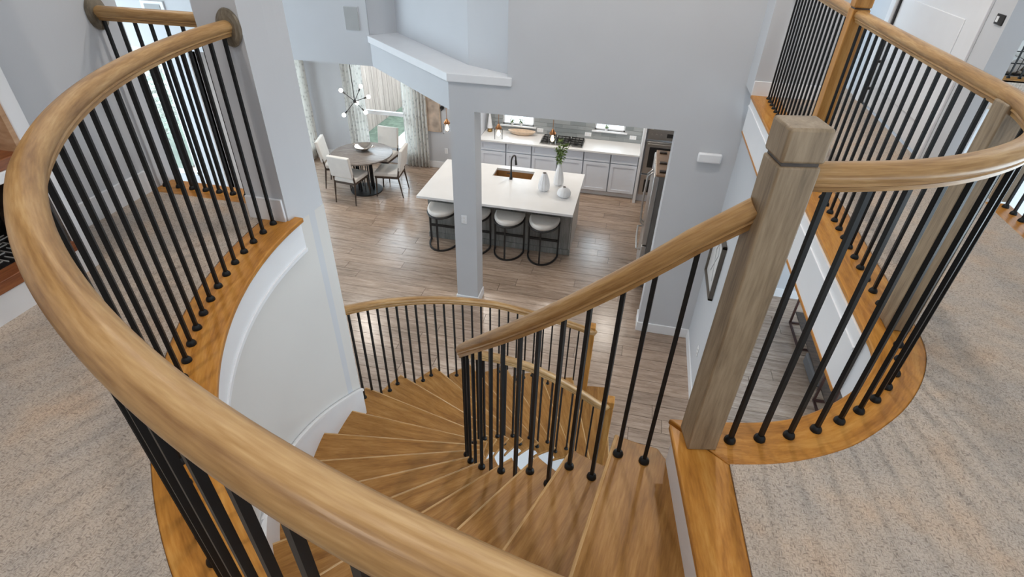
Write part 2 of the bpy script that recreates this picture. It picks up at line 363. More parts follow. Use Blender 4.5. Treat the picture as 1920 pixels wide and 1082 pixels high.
# ---- staircase
def rin_b(k): return 0.95 + 0.0115*k                # baluster line, inner
def rin_e(k): return rin_b(k) - 0.08               # tread end, inner
def rout_e(k): return 1.993 if k <= 9 else 2.15
stairs = thing('staircase', 'curved oak staircase with white risers winding down to the kitchen', 'staircase', (C.x, C.y, FL))
for k in range(1, NR):
    ri, ro = rin_e(k), rout_e(k)
    if k >= 16: ri += 0.05*(k-15); ro += 0.05*(k-15)
    n = 6
    if k == 1:
        back_i = (0.30, 1.285); back_o = (0.45, 0.2)
    inn = [pol(ri, th_in(k) + (th_in(k-1)+1.5-th_in(k))*i/n) for i in range(n+1)]
    out = [pol(ro, th_out(k) + (th_out(k-1)+1.2-th_out(k))*i/n) for i in range(n+1)]
    if k == 1: inn[-1] = back_i; out[-1] = back_o
    if k == 10:    # the tread passes the end of the curved wall
        out = [pol(2.15 if a < A_WALL-0.3 else 1.993, a) for a in [th_out(10)+(A_WALL-0.4-th_out(10))*i/3 for i in range(4)] + [A_WALL+(th_out(9)+1.2-A_WALL)*i/2 for i in range(3)]]
    z = -k*RISE
    mb = MB(); mb.prism(inn + out[::-1], z-0.028, z)
    a = (th_in(k)+th_in(k-1))/2
    obj('tread', mb, TREADX, stairs, bevel=0.006, planar_uv=(math.cos(R(a)), math.sin(R(a)), 0))
    if k > 1 or True:
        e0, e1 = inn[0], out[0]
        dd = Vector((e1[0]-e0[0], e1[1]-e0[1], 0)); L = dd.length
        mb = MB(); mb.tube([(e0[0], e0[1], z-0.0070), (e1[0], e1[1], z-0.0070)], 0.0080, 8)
        obj('nosing', mb, NOSE_LIT, stairs, planar_uv=(math.cos(R(a)), math.sin(R(a)), 0))
for k in range(0, NR):
    off_o, off_i = 0.9, 1.8
    ri, ro = rin_e(k)+0.03, (1.993 if k <= 9 else 2.10)
    z1 = -k*RISE-0.028; z0 = -(k+1)*RISE
    if k == 0: a, b = (0.292, 1.285), (0.438, 0.2)
    else: a, b = pol(ri, th_in(k)+off_i), pol(ro, th_out(k)+off_o)
    d = Vector((a[0]-b[0], a[1]-b[1])).normalized(); nrm = Vector((-d.y, d.x))*0.012
    if nrm.dot(Vector((1, 0)) if k == 0 else Vector(pol(1, th_in(k)+20))-Vector(pol(1, th_in(k)))) < 0: nrm = -nrm
    poly = [a, b, (b[0]+nrm.x, b[1]+nrm.y), (a[0]+nrm.x, a[1]+nrm.y)]
    obj('riser', MB().prism(poly, z0, z1), TRIM, stairs, smooth=False)
def zline(deg, off=0.0):   # height of the nosing line over the inner/outer angle
    return -((-91.5-deg)/10.25)*RISE + off
def band(r0, r1, a0, a1, n, zlo, zhi):
    mb = MB(); rows = []
    for i in range(n+1):
        a = a0+(a1-a0)*i/n; p, q = pol(r0(a) if callable(r0) else r0, a), pol(r1(a) if callable(r1) else r1, a)
        zl = zlo(a) if callable(zlo) else zlo; zh = zhi(a) if callable(zhi) else zhi
        rows.append([mb.bm.verts.new((*p, zl)), mb.bm.verts.new((*q, zl)), mb.bm.verts.new((*q, zh)), mb.bm.verts.new((*p, zh))])
    for A, B_ in zip(rows, rows[1:]):
        for j in range(4): mb.bm.faces.new((A[j], A[(j+1) % 4], B_[(j+1) % 4], B_[j]))
    mb.bm.faces.new(rows[0]); mb.bm.faces.new(rows[-1][::-1])
    return mb
obj('skirt_board', band(1.985, 1.999, -93, A_WALL, 60, lambda a: zline(a)-0.32, lambda a: min(-0.2, zline(a)+0.16)), TRIM, stairs)
obj('skirt_molding', band(1.972, 1.999, -93, A_WALL, 60, lambda a: min(-0.2, zline(a)+0.16)-0.022, lambda a: min(-0.2, zline(a)+0.16)), TRIM, stairs)
def kof(a): return (-91.5-a)/10.25
obj('stringer', band(lambda a: rin_e(kof(a))+0.02, lambda a: rin_e(kof(a))+0.05, -97, -265, 80, lambda a: max(FL, zline(a)-0.42), lambda a: zline(a)-0.13), TRIM, stairs)
for k in range(1, NR):   # the sawtooth part of the inner stringer under each tread
    a0, a1 = th_in(k)+2.0, th_in(k-1)+2.0
    mb = band(rin_e(k)+0.02, rin_e(k)+0.05, a0, a1, 4, lambda a: max(FL, zline(a)-0.35), lambda a: -k*RISE-0.028)
    obj('stringer_step', mb, TRIM, stairs)
    if k >= 10:
        a0, a1 = th_out(k)+1.2, (th_out(k-1)+1.2 if k > 10 else A_WALL)
        mb = band(2.08, 2.115, a0, a1, 4, lambda a: max(FL, zline(a)-0.45), lambda a: -k*RISE-0.028)
        obj('stringer_step', mb, TRIM, stairs)
obj('soffit', band(lambda a: rin_e(kof(a))+0.03, lambda a: 2.0, -100, -262, 80, lambda a: max(FL-0.01, zline(a)-0.40), lambda a: max(FL, zline(a)-0.38)), WALL, stairs)

# ---- curved stair wall and the pier at its end
wc = band(R_WALL, 2.13, -86, A_WALL, 70, FL, -0.03); struct('wall_stair', wc, WARMWALL, 'curved white stairwell wall below the landing', 'wall')
apron = band(1.988, 2.02, -86, -181.5, 70, -0.19, -0.024); struct('trim_6', apron, TRIM, 'white curved apron board under the landing nosing', 'trim')
ap2 = band(1.980, 2.02, -86, -181.5, 70, -0.205, -0.185); struct('trim_7', ap2, TRIM, 'thin white bead below the curved apron board', 'trim')
pier = [(-1.682, 2.212), pol(R_WALL, 176), pol(R_WALL, 174), (-1.65, 2.5), (-1.90, 2.5), (-1.90, 2.212)]
struct('wall_pier', MB().prism(pier, FL, 3.4), WALL, 'white wall pier where the curved guard rail ends', 'wall', smooth=False)
struct('baseboard_pier', MB().box(-1.90, -1.69, 2.197, 2.212, 0, 0.13), TRIM, 'white baseboard on the pier at the landing', 'baseboard', bevel=0.004)

# ---- big walls
struct('wall_left', MB().box(-2.75, -2.63, 1.62, 2.55, -0.33, 3.4).box(-2.75, -2.63, -2.4, 1.0, -0.33, 3.4), WALL, 'plain grey white wall at the left of the landing', 'wall')
struct('baseboard_left', MB().box(-2.63, -2.615, 1.62, 2.33, 0, 0.13), TRIM, 'white baseboard along the left landing wall', 'baseboard', bevel=0.004)
HD = -0.51
wb = MB()
wb.box(-2.0, -1.30, 5.8, 5.96, HD, -0.2); wb.box(-1.34, 1.13, 5.8, 5.96, -0.11, 3.4); wb.box(-1.30, 1.13, 5.8, 5.96, HD, -0.11)
wb.box(0.478, 1.13, 5.8, 6.06, FL, HD)
struct('wall_back', wb, WALL, 'tall grey white wall above the kitchen opening', 'wall')
struct('wall_column', MB().box(-2.0, -1.71, 5.8, 6.06, FL, HD), WALL, 'square white column between dining nook and kitchen opening', 'column')
struct('baseboard_column', MB().box(-2.015, -1.695, 5.785, 6.075, FL, FL+0.13), TRIM, 'white baseboard wrapped round the square column', 'baseboard', bevel=0.006)
struct('baseboard_back', MB().box(0.463, 1.13, 5.785, 6.075, FL, FL+0.14), TRIM, 'white baseboard on the wall end beside the refrigerator', 'baseboard', bevel=0.006)
# header: diagonal and left run with the plant ledge
dg = [(-2.0, 5.8), (-3.62, 7.33), (-3.50, 7.46), (-1.9, 5.96)]
struct('wall_header', MB().prism(dg, HD, -0.2).box(-8.75, -3.62, 7.33, 7.48, HD, 3.4), WALL, 'white dropped header wall over the dining nook opening', 'wall', smooth=False)
ledge = [(-1.29, 5.775), (-2.01, 5.775), (-3.64, 7.305), (-3.62, 7.335), (-3.3, 7.70), (-1.80, 6.30), (-1.29, 6.0)]
struct('trim_8', MB().prism(ledge, -0.2, -0.11), TRIM, 'white plant ledge cap running diagonally over the header', 'ledge', bevel=0.008, smooth=False)
niche = [(-3.64, 7.34), (-3.34, 7.62), (-1.88, 6.18), (-1.34, 5.92), (-1.34, 6.1), (-1.8, 6.35), (-3.3, 7.8), (-3.64, 7.5)]
struct('wall_niche', MB().prism(niche, -0.2, 3.4), WALL, 'white recessed wall behind the diagonal plant ledge', 'wall', smooth=False)
# right wall and what lies under the upper hall
struct('wall_right', MB().box(1.13, 1.27, 4.35, 5.96, FL, -0.33), WALL, 'white lower wall holding the framed picture', 'wall')
struct('baseboard_right', MB().box(1.115, 1.13, 4.35, 5.8, FL, FL+0.14), TRIM, 'white baseboard below the framed picture', 'baseboard', bevel=0.004)
struct('wall_foyer', MB().box(1.9, 6, 7.09, 7.2, FL, 0), WALL, 'white far wall of the foyer under the upper hall', 'wall')
struct('baseboard_foyer', MB().box(1.9, 6, 7.075, 7.09, FL, FL+0.14), TRIM, 'white baseboard of the foyer wall seen past the newel', 'baseboard', bevel=0.004)
struct('wall_hall_end', MB().box(1.04, 1.6, 5.45, 5.8, 0.0, 3.4).box(1.1, 2.1, 6.9, 7.0, 0, 3.4), WALL, 'grey white end wall where the straight guard rail stops', 'wall')
struct('baseboard_hall', MB().box(1.04, 1.6, 5.437, 5.45, 0, 0.13), TRIM, 'white baseboard at the end of the straight guard rail', 'baseboard', bevel=0.004)
struct('trim_9', MB().box(1.05, 1.07, 1.98, 5.45, -0.33, -0.022).box(1.043, 1.07, 1.98, 5.45, -0.10, -0.085), TRIM, 'white fascia board below the straight guard rail', 'trim')
struct('trim_10', MB().box(1.045, 1.075, 1.98, 5.45, -0.345, -0.33), NOSE, 'thin oak edge along the bottom of the white fascia', 'trim')
hall = MB().box(1.98, 2.10, 3.88, 4.12, 0, 3.4).box(1.98, 2.10, 5.52, 6.9, 0, 3.4).box(1.98, 2.1, 4.12, 5.52, 2.1, 3.4)
struct('wall_hall', hall, WALL, 'white upper hall wall around the panelled door', 'wall')
struct('wall_far_right', MB().box(2.10, 6, 8.2, 8.32, 0, 3.4), WALL, 'grey wall beyond the far right overlook', 'wall')
# kitchen and dining shell
kb = MB()
for x0, x1, z0, z1 in ((-3.0, -2.45, FL, HD+0.2), (-2.45, -1.83, FL, -2.165), (-2.45, -1.83, -1.2, HD+0.2), (-1.83, -0.65, FL, HD+0.2), (-0.65, -0.08, FL, -2.105), (-0.65, -0.08, -1.2, HD+0.2), (-0.08, 1.7, FL, HD+0.2)): kb.box(x0, x1, 10.3, 10.42, z0, z1)
wk = struct('wall_kitchen', kb, WALL, 'kitchen rear wall with two small windows and grey tile', 'wall')
GROUT = paint('grout', (0.40, 0.42, 0.42), 0.8)
TILE = paint('grey_glazed_tile', (0.29, 0.31, 0.315), 0.2, var=0.10, scale=3)
def tmat():
    nt = TILE.node_tree; b = nt.nodes['Principled BSDF']; oi = N(nt, 'ShaderNodeObjectInfo')
    rp = ramp(nt, [(0, (0.24, 0.265, 0.27)), (0.5, (0.30, 0.32, 0.325)), (1, (0.38, 0.395, 0.40))]); nt.links.new(oi.outputs['Random'], rp.inputs['Fac'])
    nt.links.new(rp.outputs['Color'], b.inputs['Base Color'])
tmat()
obj('grout_bed', MB().box(-2.77, 0.3, 10.292, 10.30, -2.29, -2.165).box(-2.77, -2.45, 10.292, 10.3, -2.165, -1.7).box(-1.83, -0.65, 10.292, 10.3, -2.165, -1.7).box(-0.08, 0.3, 10.292, 10.3, -2.165, -1.7), GROUT, wk)
tile_mesh = {}
for row in range(8):
    z0 = -2.288 + row*0.076; x = -2.77 - (row % 2)*0.15
    while x < 0.3:
        a, b = max(x, -2.77), min(x+0.3, 0.3)
        segs = [(a, b)]
        if z0+0.07 > -2.165:
            for w0, w1, zb in ((-2.45, -1.83, -2.165), (-0.65, -0.08, -2.105)):
                if z0+0.07 > zb: segs = [s for (p, q) in segs for s in ((p, min(q, w0)), (max(p, w1), q)) if s[1]-s[0] > 0.02]
        for p, q in segs:
            if q-p < 0.02: continue
            L = round(q-p-0.004, 3)
            if L not in tile_mesh: tile_mesh[L] = Bx(0, L, -0.008, 0, 0, 0.072).mesh('tile', False)
            link('tile', tile_mesh[L], TILE, wk, (p+0.002, 10.292, z0))
        x += 0.3
ceil_poly = [(1.7, 5.98), (1.7, 10.45), (-6.75, 10.45), (-6.75, 7.5), (-3.5, 7.5), (-1.95, 6.05)]
struct('ceiling', MB().prism(ceil_poly, -0.36, -0.2), WALL, 'white ceiling over kitchen and dining nook', 'ceiling', smooth=False)
struct('wall_kitchen_right', MB().box(1.2, 1.32, 6.06, 10.42, FL, -0.2), WALL, 'kitchen side wall behind the refrigerator', 'wall')
WX0, WX1, WZ0, WZ1 = -5.55, -4.20, -2.93, -0.75
db = MB().box(-6.72, WX0, 10.2, 10.32, FL, -0.2).box(WX1, -3.0, 10.2, 10.32, FL, -0.2).box(WX0, WX1, 10.2, 10.32, FL, WZ0).box(WX0, WX1, 10.2, 10.32, WZ1, -0.2)
struct('wall_dining', db, WALL, 'white dining nook wall around the tall window', 'wall')
struct('wall_dining_left', MB().box(-6.72, -6.6, 7.4, 8.7, FL, -0.2).box(-6.72, -6.6, 8.7, 10.0, FL, FL+0.25).box(-6.72, -6.6, 8.7, 10.0, -0.8, -0.2).box(-6.72, -6.6, 10.0, 10.3, FL, -0.2), WALL, 'white left wall of the dining nook', 'wall')
struct('baseboard_dining', MB().box(-6.6, -3.0, 10.185, 10.2, FL, FL+0.14), TRIM, 'white baseboard along the dining nook wall', 'baseboard', bevel=0.004)
struct('wall_great_room', MB().box(-8.75, -7.95, 7.33, 7.48, FL, HD).box(-7.1, -6.6, 7.33, 7.48, FL, HD).box(-7.95, -7.1, 7.33, 7.48, FL, -2.567), WALL, 'white great room wall seen past the far left rail', 'wall')
# windows
def window(name, x0, x1, z0, z1, y, label, mull=(), trans=(), fw_=0.05):
    w = thing(name, label, 'window', ((x0+x1)/2, y, z0)); tag(w, kind='structure')
    obj('window_frame', MB().box(x0, x0+fw_, y, y+0.07, z0, z1).box(x1-fw_, x1, y, y+0.07, z0, z1).box(x0, x1, y, y+0.07, z0, z0+fw_).box(x0, x1, y, y+0.07, z1-fw_, z1), TRIM, w, bevel=0.004)
    for z in trans: obj('transom_bar', MB().box(x0, x1, y, y+0.07, z-0.035, z+0.035), TRIM, w, bevel=0.004)
    for x in mull: obj('mullion', MB().box(x-0.02, x+0.02, y, y+0.07, z0, z1), TRIM, w)
    edges = [z0] + list(trans) + [z1]
    for a, b in zip(edges, edges[1:]): obj('pane', MB().box(x0+0.03, x1-0.03, y+0.03, y+0.036, a+0.02, b-0.02), GLASS, w)
    return w
w1 = window('window_1', WX0, WX1, WZ0, WZ1, 10.22, 'tall dining nook window looking onto fence and lawn', (), (-2.17,))
obj('window_sill', MB().box(WX0-0.03, WX1+0.03, 10.16, 10.22, WZ0-0.03, WZ0), TRIM, w1, bevel=0.004)
w2 = window('window_2', -2.45, -1.83, -2.165, -1.2, 10.32, 'small kitchen window above the wooden dough bowl', (), (), 0.03)
obj('window_sill', MB().box(-2.5, -1.78, 10.24, 10.34, -2.19, -2.165), TRIM, w2, bevel=0.004)
w3 = window('window_3', -0.65, -0.08, -2.105, -1.2, 10.32, 'small kitchen window right of the cooktop', (), (), 0.03)
obj('window_sill', MB().box(-0.7, -0.03, 10.24, 10.34, -2.13, -2.105), TRIM, w3, bevel=0.004)
window('window_4', -7.95, -7.1, -2.567, HD, 7.35, 'bright great room window behind the far left balusters', (), (), 0.06)
window('window_5', -6.7, -6.6, -2.95, -0.8, 8.7, 'left dining nook window behind the curtain') if False else None

# ------------------------------------------------------------------ railings
PROF_H = [(-0.018, 0), (-0.020, 0.012), (-0.0255, 0.0165), (-0.024, 0.022), (-0.0305, 0.030), (-0.0315, 0.040), (-0.028, 0.050), (-0.020, 0.058), (-0.009, 0.062), (0, 0.063)]
PROF = PROF_H + [(-a, b) for a, b in PROF_H[-2::-1]]
BAL = 0.0132
shoe_me = MB().lathe([(0.0185, 0), (0.0185, 0.004), (0.0172, 0.010), (0.0125, 0.017), (0.0095, 0.020)], seg=14).mesh('shoe'); shoe_me.materials.append(IRON)
bar_cache = {}
def baluster(parent, x, y, z, L, rz, shoe=True):
    key = round(L, 2)
    if key not in bar_cache:
        bar_cache[key] = Bx(-BAL/2, BAL/2, -BAL/2, BAL/2, 0, key+0.012).mesh('baluster', False); bar_cache[key].materials.append(IRON)
    pl = parent.location
    o = link('baluster', bar_cache[key], IRON, parent, (x-pl.x, y-pl.y, z-pl.z)); o.rotation_euler = (0, 0, rz)
    if shoe: link('shoe', shoe_me, IRON, o, (0, 0, 0))
    return o
def handrail(parent, path, mat=RAIL, flat=True): return obj('handrail', MB().sweep(path, PROF, flat=flat), mat, parent)
def newel(parent, x, y, z, h, w=0.088, mat=POSTW, rz=0.0, cap=True):
    M = Matrix.Translation((x, y, z)) @ Matrix.Rotation(rz, 4, 'Z')
    s = w/2
    mb = MB().box(-s, s, -s, s, 0, h-0.085, M)
    post = obj('newel_post', mb, mat, parent, bevel=0.005)
    mb = MB().box(-s+0.006, s-0.006, -s+0.006, s-0.006, h-0.087, h-0.075, M); obj('newel_groove', mb, DARKW, parent)
    mb = MB().box(-s-0.002, s+0.002, -s-0.002, s+0.002, h-0.077, h, M); obj('newel_cap', mb, mat, parent, bevel=0.007)
    return post
GH = 0.885   # underside of the guard rails
# left curved guard
g1 = thing('guard_railing', 'large curved oak guard rail with black iron balusters nearest the viewer', 'railing', (C.x, C.y-R_FEET, 0))
G1H = 0.905
def r_guard(a): t = min(1, max(0, (a-224)/34)); return 2.073 - 0.030*t*(1.4-0.4*t)
handrail(g1, [(*pol(r_guard(180.4+92.6*i/90), 180.4+92.6*i/90), G1H) for i in range(91)])
ang = 181.35-180
a = 181.4
while a < 271.5:
    p = pol(r_guard(a)+0.004, a); baluster(g1, p[0], p[1], 0.004, G1H-0.004, R(a)); a += 2.63
def rosette(parent, loc, axis):
    M = Vector(axis).to_track_quat('Z', 'Y').to_matrix().to_4x4(); M.translation = Vector(loc)
    mb = MB(); mb.lathe([(0.068, 0), (0.07, 0.008), (0.066, 0.016), (0.058, 0.018), (0.05, 0.024)], seg=32)
    bmesh.ops.transform(mb.bm, matrix=M @ Matrix.Diagonal((0.82, 1.12, 1, 1)), verts=mb.bm.verts)
    return obj('rosette', mb, ROSE, parent)
rosette(g1, (-1.736, 2.212, G1H+0.03), (0, -1, 0))
newel(g1, *pol(R_FEET, 273.5), 0, 1.03)
# far left straight guard
g2 = thing('guard_railing', 'short straight guard rail at the far left overlook', 'railing', (-2.34, 2.415, 0))
handrail(g2, [(-2.625, 2.415, GH), (-2.3, 2.415, GH), (-1.90, 2.415, GH)])
for i in range(8): baluster(g2, -2.598+0.0885*i, 2.415, 0.004, GH-0.004, 0)
rosette(g2, (-2.63, 2.415, GH+0.03), (1, 0, 0))
# inner stair railing with the main newel
def zr(a): 
    d = -96.0-a
    return 0.70 - 0.0174*d - max(0, d-125)*0.0016
g3 = thing('stair_railing', 'inner stair rail descending from the big grey oak newel', 'railing', (0.36, 1.25, 0))
newel(g3, 0.36, 1.252, 0.004, 1.03, 0.092, rz=R(12))
def in_pt(a): 
    k = kof(a); r = rin_b(k) + max(0, k-16)*0.05
    return pol(r, a)
path = [(0.345, 1.257, zr(-90.5))] + [(*in_pt(a), zr(a)) for a in [-97-2.0*i for i in range(82)]]
path.append((0.165, 3.42, zr(-262)))
handrail(g3, path, flat=False)
for k in range(1, 17):
    for t in (0.24, 0.77):
        a = th_in(k-1) + (th_in(k)-th_in(k-1))*t - (0.4 if k > 1 else 0.6)
        p = in_pt(a); z = -k*RISE; baluster(g3, p[0], p[1], z, zr(a)-z, R(a))
newel(g3, 0.178, 3.44, FL+RISE, 0.88, 0.085, ORNG)
# outer lower stair railing
g4 = thing('stair_railing', 'outer golden oak stair rail along the lower flight by the column', 'railing', (-0.15, 4.35, FL))
def out_pt(a):
    k = kof(a); r = 2.09 + max(0, k-14.6)*0.05
    return pol(r, a)
def zo(a): 
    d = -96.0-a
    return -1.03 - (d-100.4)*0.0178 - max(0, d-135)*0.0022
handrail(g4, [(*out_pt(a), zo(a)) for a in [A_WALL+0.5-1.5*i for i in range(49)]] + [(-0.10, 4.385, zo(-260))], flat=False)
for k in range(10, 18):
    for t in (0.04, 0.29, 0.54, 0.79):
        a = th_out(k-1) + (th_out(k)-th_out(k-1))*t + 0.3
        if a > A_WALL - 1.5 or a < -259: continue
        p = out_pt(a); z = -k*RISE; baluster(g4, p[0], p[1], z, zo(a)-z, R(a))
newel(g4, -0.085, 4.40, FL+RISE, 0.90, 0.085, ORNG)
# right curved guard from the main newel to the corner post
feetR = [(0.46, 1.267), (0.555, 1.297), (0.651, 1.334), (0.743, 1.382), (0.829, 1.44), (0.907, 1.505), (0.979, 1.577), (1.040, 1.655), (1.093, 1.738), (1.135, 1.826), (1.162, 1.92)]
g5 = thing('guard_railing', 'curved oak guard rail at right joining the big newel to the corner post', 'railing', (0.8, 1.4, 0))
def smooth_path(pts, n=6):
    out = []
    for i in range(len(pts)-1):
        p0, p1, p2, p3 = [Vector(pts[max(0, min(len(pts)-1, i+j))]) for j in (-1, 0, 1, 2)]
        for s in range(n):
            t = s/n; out.append(0.5*((2*p1)+(-p0+p2)*t+(2*p0-5*p1+4*p2-p3)*t*t+(-p0+3*p1-3*p2+p3)*t**3))
    out.append(Vector(pts[-1])); return out
pr_ = smooth_path([(0.385, 1.25)] + feetR + [(1.182, 2.02), (1.188, 2.12)])
handrail(g5, [(p.x, p.y, GH) for p in pr_])
for i, p in enumerate(feetR):
    q = feetR[min(i+1, 10)]; o_ = feetR[max(i-1, 0)]
    baluster(g5, p[0], p[1], 0.004, GH-0.004, math.atan2(q[1]-o_[1], q[0]-o_[0]))
# straight guard
g6 = thing('guard_railing', 'long straight guard rail running back along the upper hall', 'railing', (1.175, 3.8, 0))
obj('corner_post', MB().box(1.145, 1.235, 2.015, 2.105, 0.004, GH+0.03), POSTW, g6, bevel=0.006)
newel(g6, 1.175, 3.78, 0.004, 1.03, 0.09, ORNG)
handrail(g6, [(1.189, 2.115, GH), (1.18, 3, GH), (1.175, 3.74, GH)]); handrail(g6, [(1.175, 3.82, GH), (1.172, 4.6, GH), (1.17, 5.45, GH)])
yy = 2.2
while yy < 5.4:
    if abs(yy-3.78) > 0.06: baluster(g6, 1.176, yy, 0.004, GH-0.004, 0)
    yy += 0.0985
g7 = thing('guard_railing', 'guard rail at the far right overlook in the frame corner', 'railing', (2.215, 2.4, 0))
handrail(g7, [(2.215, 3.52, GH), (2.215, 2.4, GH), (2.215, 1.2, GH)])
yy = 3.44
while yy > 1.25: baluster(g7, 2.215, yy, 0.004, GH-0.004, 0); yy -= 0.0885
newel(g7, 2.215, 1.2, 0.004, 1.03, 0.09); newel(g7, 2.215, 3.56, 0.004, 1.03, 0.09)
# ------------------------------------------------------------------ kitchen
CT = FL + 0.91
isl = thing('kitchen_island', 'grey board kitchen island base behind the stools', 'kitchen island', (-1.83, 7.9, FL))
obj('body', MB().box(-2.98, -0.68, 7.45, 8.5, FL, CT-0.27).box(-2.98, -2.13, 7.45, 8.5, CT-0.27, CT-0.04).box(-1.42, -0.68, 7.45, 8.5, CT-0.27, CT-0.04).box(-2.13, -1.42, 7.45, 8.10, CT-0.27, CT-0.04), CABGAP, isl, smooth=False)
x = -3.0; bm_ = Bx(0, 0.145, 0, 0.02, 0, 0.87).mesh('board', False)
while x < -0.70:
    link('board', bm_, ISLW, isl, (x+1.83, 7.43-7.9, 0)); x += 0.1467
obj('end_panel', MB().box(-0.68, -0.66, 7.43, 8.5, FL, CT-0.04), paint('pale_end_panel', (0.52, 0.50, 0.47), 0.5), isl, bevel=0.003)
obj('base_molding', MB().box(-3.01, -0.65, 7.415, 7.43, FL, FL+0.1), ISLW, isl, bevel=0.003)
SX0, SX1, SY0, SY1 = -2.10, -1.45, 8.12, 8.44
top = MB()
def rect_hole(mb, x0, x1, y0, y1, hx0, hx1, hy0, hy1, z0, z1):
    for z, fl in ((z0, 1), (z1, 0)):
        o = [mb.bm.verts.new((x, y, z)) for x, y in ((x0, y0), (x1, y0), (x1, y1), (x0, y1))]
        h = [mb.bm.verts.new((x, y, z)) for x, y in ((hx0, hy0), (hx1, hy0), (hx1, hy1), (hx0, hy1))]
        for i in range(4): mb.bm.faces.new((o[i], o[(i+1) % 4], h[(i+1) % 4], h[i]))
        if fl: O0, H0 = o, h
    for i in range(4):
        mb.bm.faces.new((O0[i], O0[(i+1) % 4], o[(i+1) % 4], o[i])); mb.bm.faces.new((H0[i], H0[(i+1) % 4], h[(i+1) % 4], h[i]))
    return mb
tag(obj('island_worktop', rect_hole(top, -3.035, -0.62, 7.07, 8.57, SX0, SX1, SY0, SY1, CT-0.04, CT), QUARTZ, bevel=0.004, smooth=False), 'large white quartz worktop on the island', 'worktop')
sk = MB()
t_ = 0.006
sk.box(SX0-t_, SX1+t_, SY0-t_, SY1+t_, CT-0.25, CT-0.244)
sk.box(SX0-t_, SX0, SY0-t_, SY1+t_, CT-0.25, CT-0.042).box(SX1, SX1+t_, SY0-t_, SY1+t_, CT-0.25, CT-0.042).box(SX0-t_, SX1+t_, SY0-t_, SY0, CT-0.25, CT-0.042).box(SX0-t_, SX1+t_, SY1, SY1+t_, CT-0.25, CT-0.042)
snk = thing('kitchen_sink', 'copper coloured undermount sink set in the island', 'sink', ((SX0+SX1)/2, (SY0+SY1)/2, CT-0.25))
obj('basin', sk, SINKM, snk); obj('drain', MB().lathe([(0.04, 0), (0.04, 0.003), (0.02, 0.004)], (-1.775, 8.28, CT-0.244), 20), STEEL, snk)
fc = thing('faucet', 'matte black gooseneck faucet beside the island sink', 'faucet', (-1.772, 8.05, CT))
obj('base', MB().lathe([(0.027, 0), (0.027, 0.03), (0.02, 0.045), (0.018, 0.12), (0.014, 0.13)], (-1.772, 8.05, CT), 16), BLACK, fc)
obj('spout', MB().tube([(-1.772, 8.05, CT+0.1), (-1.772, 8.05, CT+0.30)] + [(-1.772+0.02*(1-math.cos(R(t))), 8.05+0.075*(1-math.cos(R(t))), CT+0.30+0.075*math.sin(R(t))) for t in range(20, 181, 20)] + [(-1.73, 8.205, CT+0.24)], 0.013, 10), BLACK, fc)
obj('spray_head', MB().cyl((-1.732, 8.2, CT+0.27), (-1.725, 8.21, CT+0.19), 0.017, 0.021, 12), BLACK, fc)
obj('lever', MB().cyl((-1.772, 8.05, CT+0.09), (-1.84, 8.03, CT+0.105), 0.009, 0.007, 8), BLACK, fc)
def vase(label, loc, prof, nfl, seg=48):
    v = thing('vase', label, 'vase', loc, group='white fluted vases on the island')
    obj('body', MB().lathe(prof, (0, 0, 0), seg, 0.10, nfl), CERAM, v, (0, 0, 0))
    r, z = prof[-1]
    obj('mouth', MB().lathe([(r*0.75, 0), (r*0.75, 0.002)], (0, 0, z), 20), DARKW, v, (0, 0, 0))
    return v
vase('medium white fluted vase left of the other two', (-1.18, 7.78, CT), [(0.055, 0), (0.08, 0.03), (0.085, 0.09), (0.07, 0.18), (0.045, 0.25), (0.035, 0.285), (0.038, 0.29)], 12)
v2 = vase('tallest white fluted vase holding green sprigs', (-0.99, 8.05, CT), [(0.05, 0), (0.075, 0.03), (0.075, 0.10), (0.055, 0.22), (0.032, 0.32), (0.022, 0.37), (0.025, 0.385)], 10)
vase('squat white fluted vase near the island corner', (-0.84, 7.64, CT), [(0.06, 0), (0.095, 0.03), (0.10, 0.07), (0.08, 0.115), (0.045, 0.14), (0.032, 0.15), (0.034, 0.16)], 14)
def leaf_cluster(mb, c, n, rad, size, rnd):
    for _ in range(n):
        d = Vector((rnd.gauss(0, 1), rnd.gauss(0, 1), rnd.gauss(0, 1))); d = d.normalized()*rad*rnd.random()**0.4
        p = Vector(c)+d; q = Vector((rnd.gauss(0, 1), rnd.gauss(0, 1), rnd.gauss(0, 0.6))).normalized(); s = q.orthogonal().normalized()
        s = Matrix.Rotation(rnd.random()*6.28, 3, q) @ s; L = size*(0.6+0.8*rnd.random()); nn = q.cross(s)
        vs = [mb.bm.verts.new(p), mb.bm.verts.new(p+q*L*0.5+s*L*0.22+nn*L*0.06), mb.bm.verts.new(p+q*L), mb.bm.verts.new(p+q*L*0.5-s*L*0.22+nn*L*0.06)]
        mb.bm.faces.new(vs)
rl = random.Random(3)
for dx, dy, h in ((0.0, 0.0, 0.26), (-0.06, 0.02, 0.21), (0.07, 0.03, 0.30), (0.03, -0.04, 0.17), (-0.02, 0.05, 0.34)):
    st = obj('sprig', MB().tube([(0, 0, 0.36), (dx*0.4, dy*0.4, 0.36+h*0.5), (dx, dy, 0.36+h)], 0.0025, 5), LEAF, v2, (0, 0, 0))
    mb = MB()
    for t in (0.3, 0.5, 0.7, 0.85, 1.0): leaf_cluster(mb, (dx*t, dy*t, 0.36+h*t), 9, 0.045, 0.055, rl)
    lf = link('leaves', mb.mesh('leaves', False), LEAF, st, (0, 0, 0)); lf['kind'] = 'stuff'
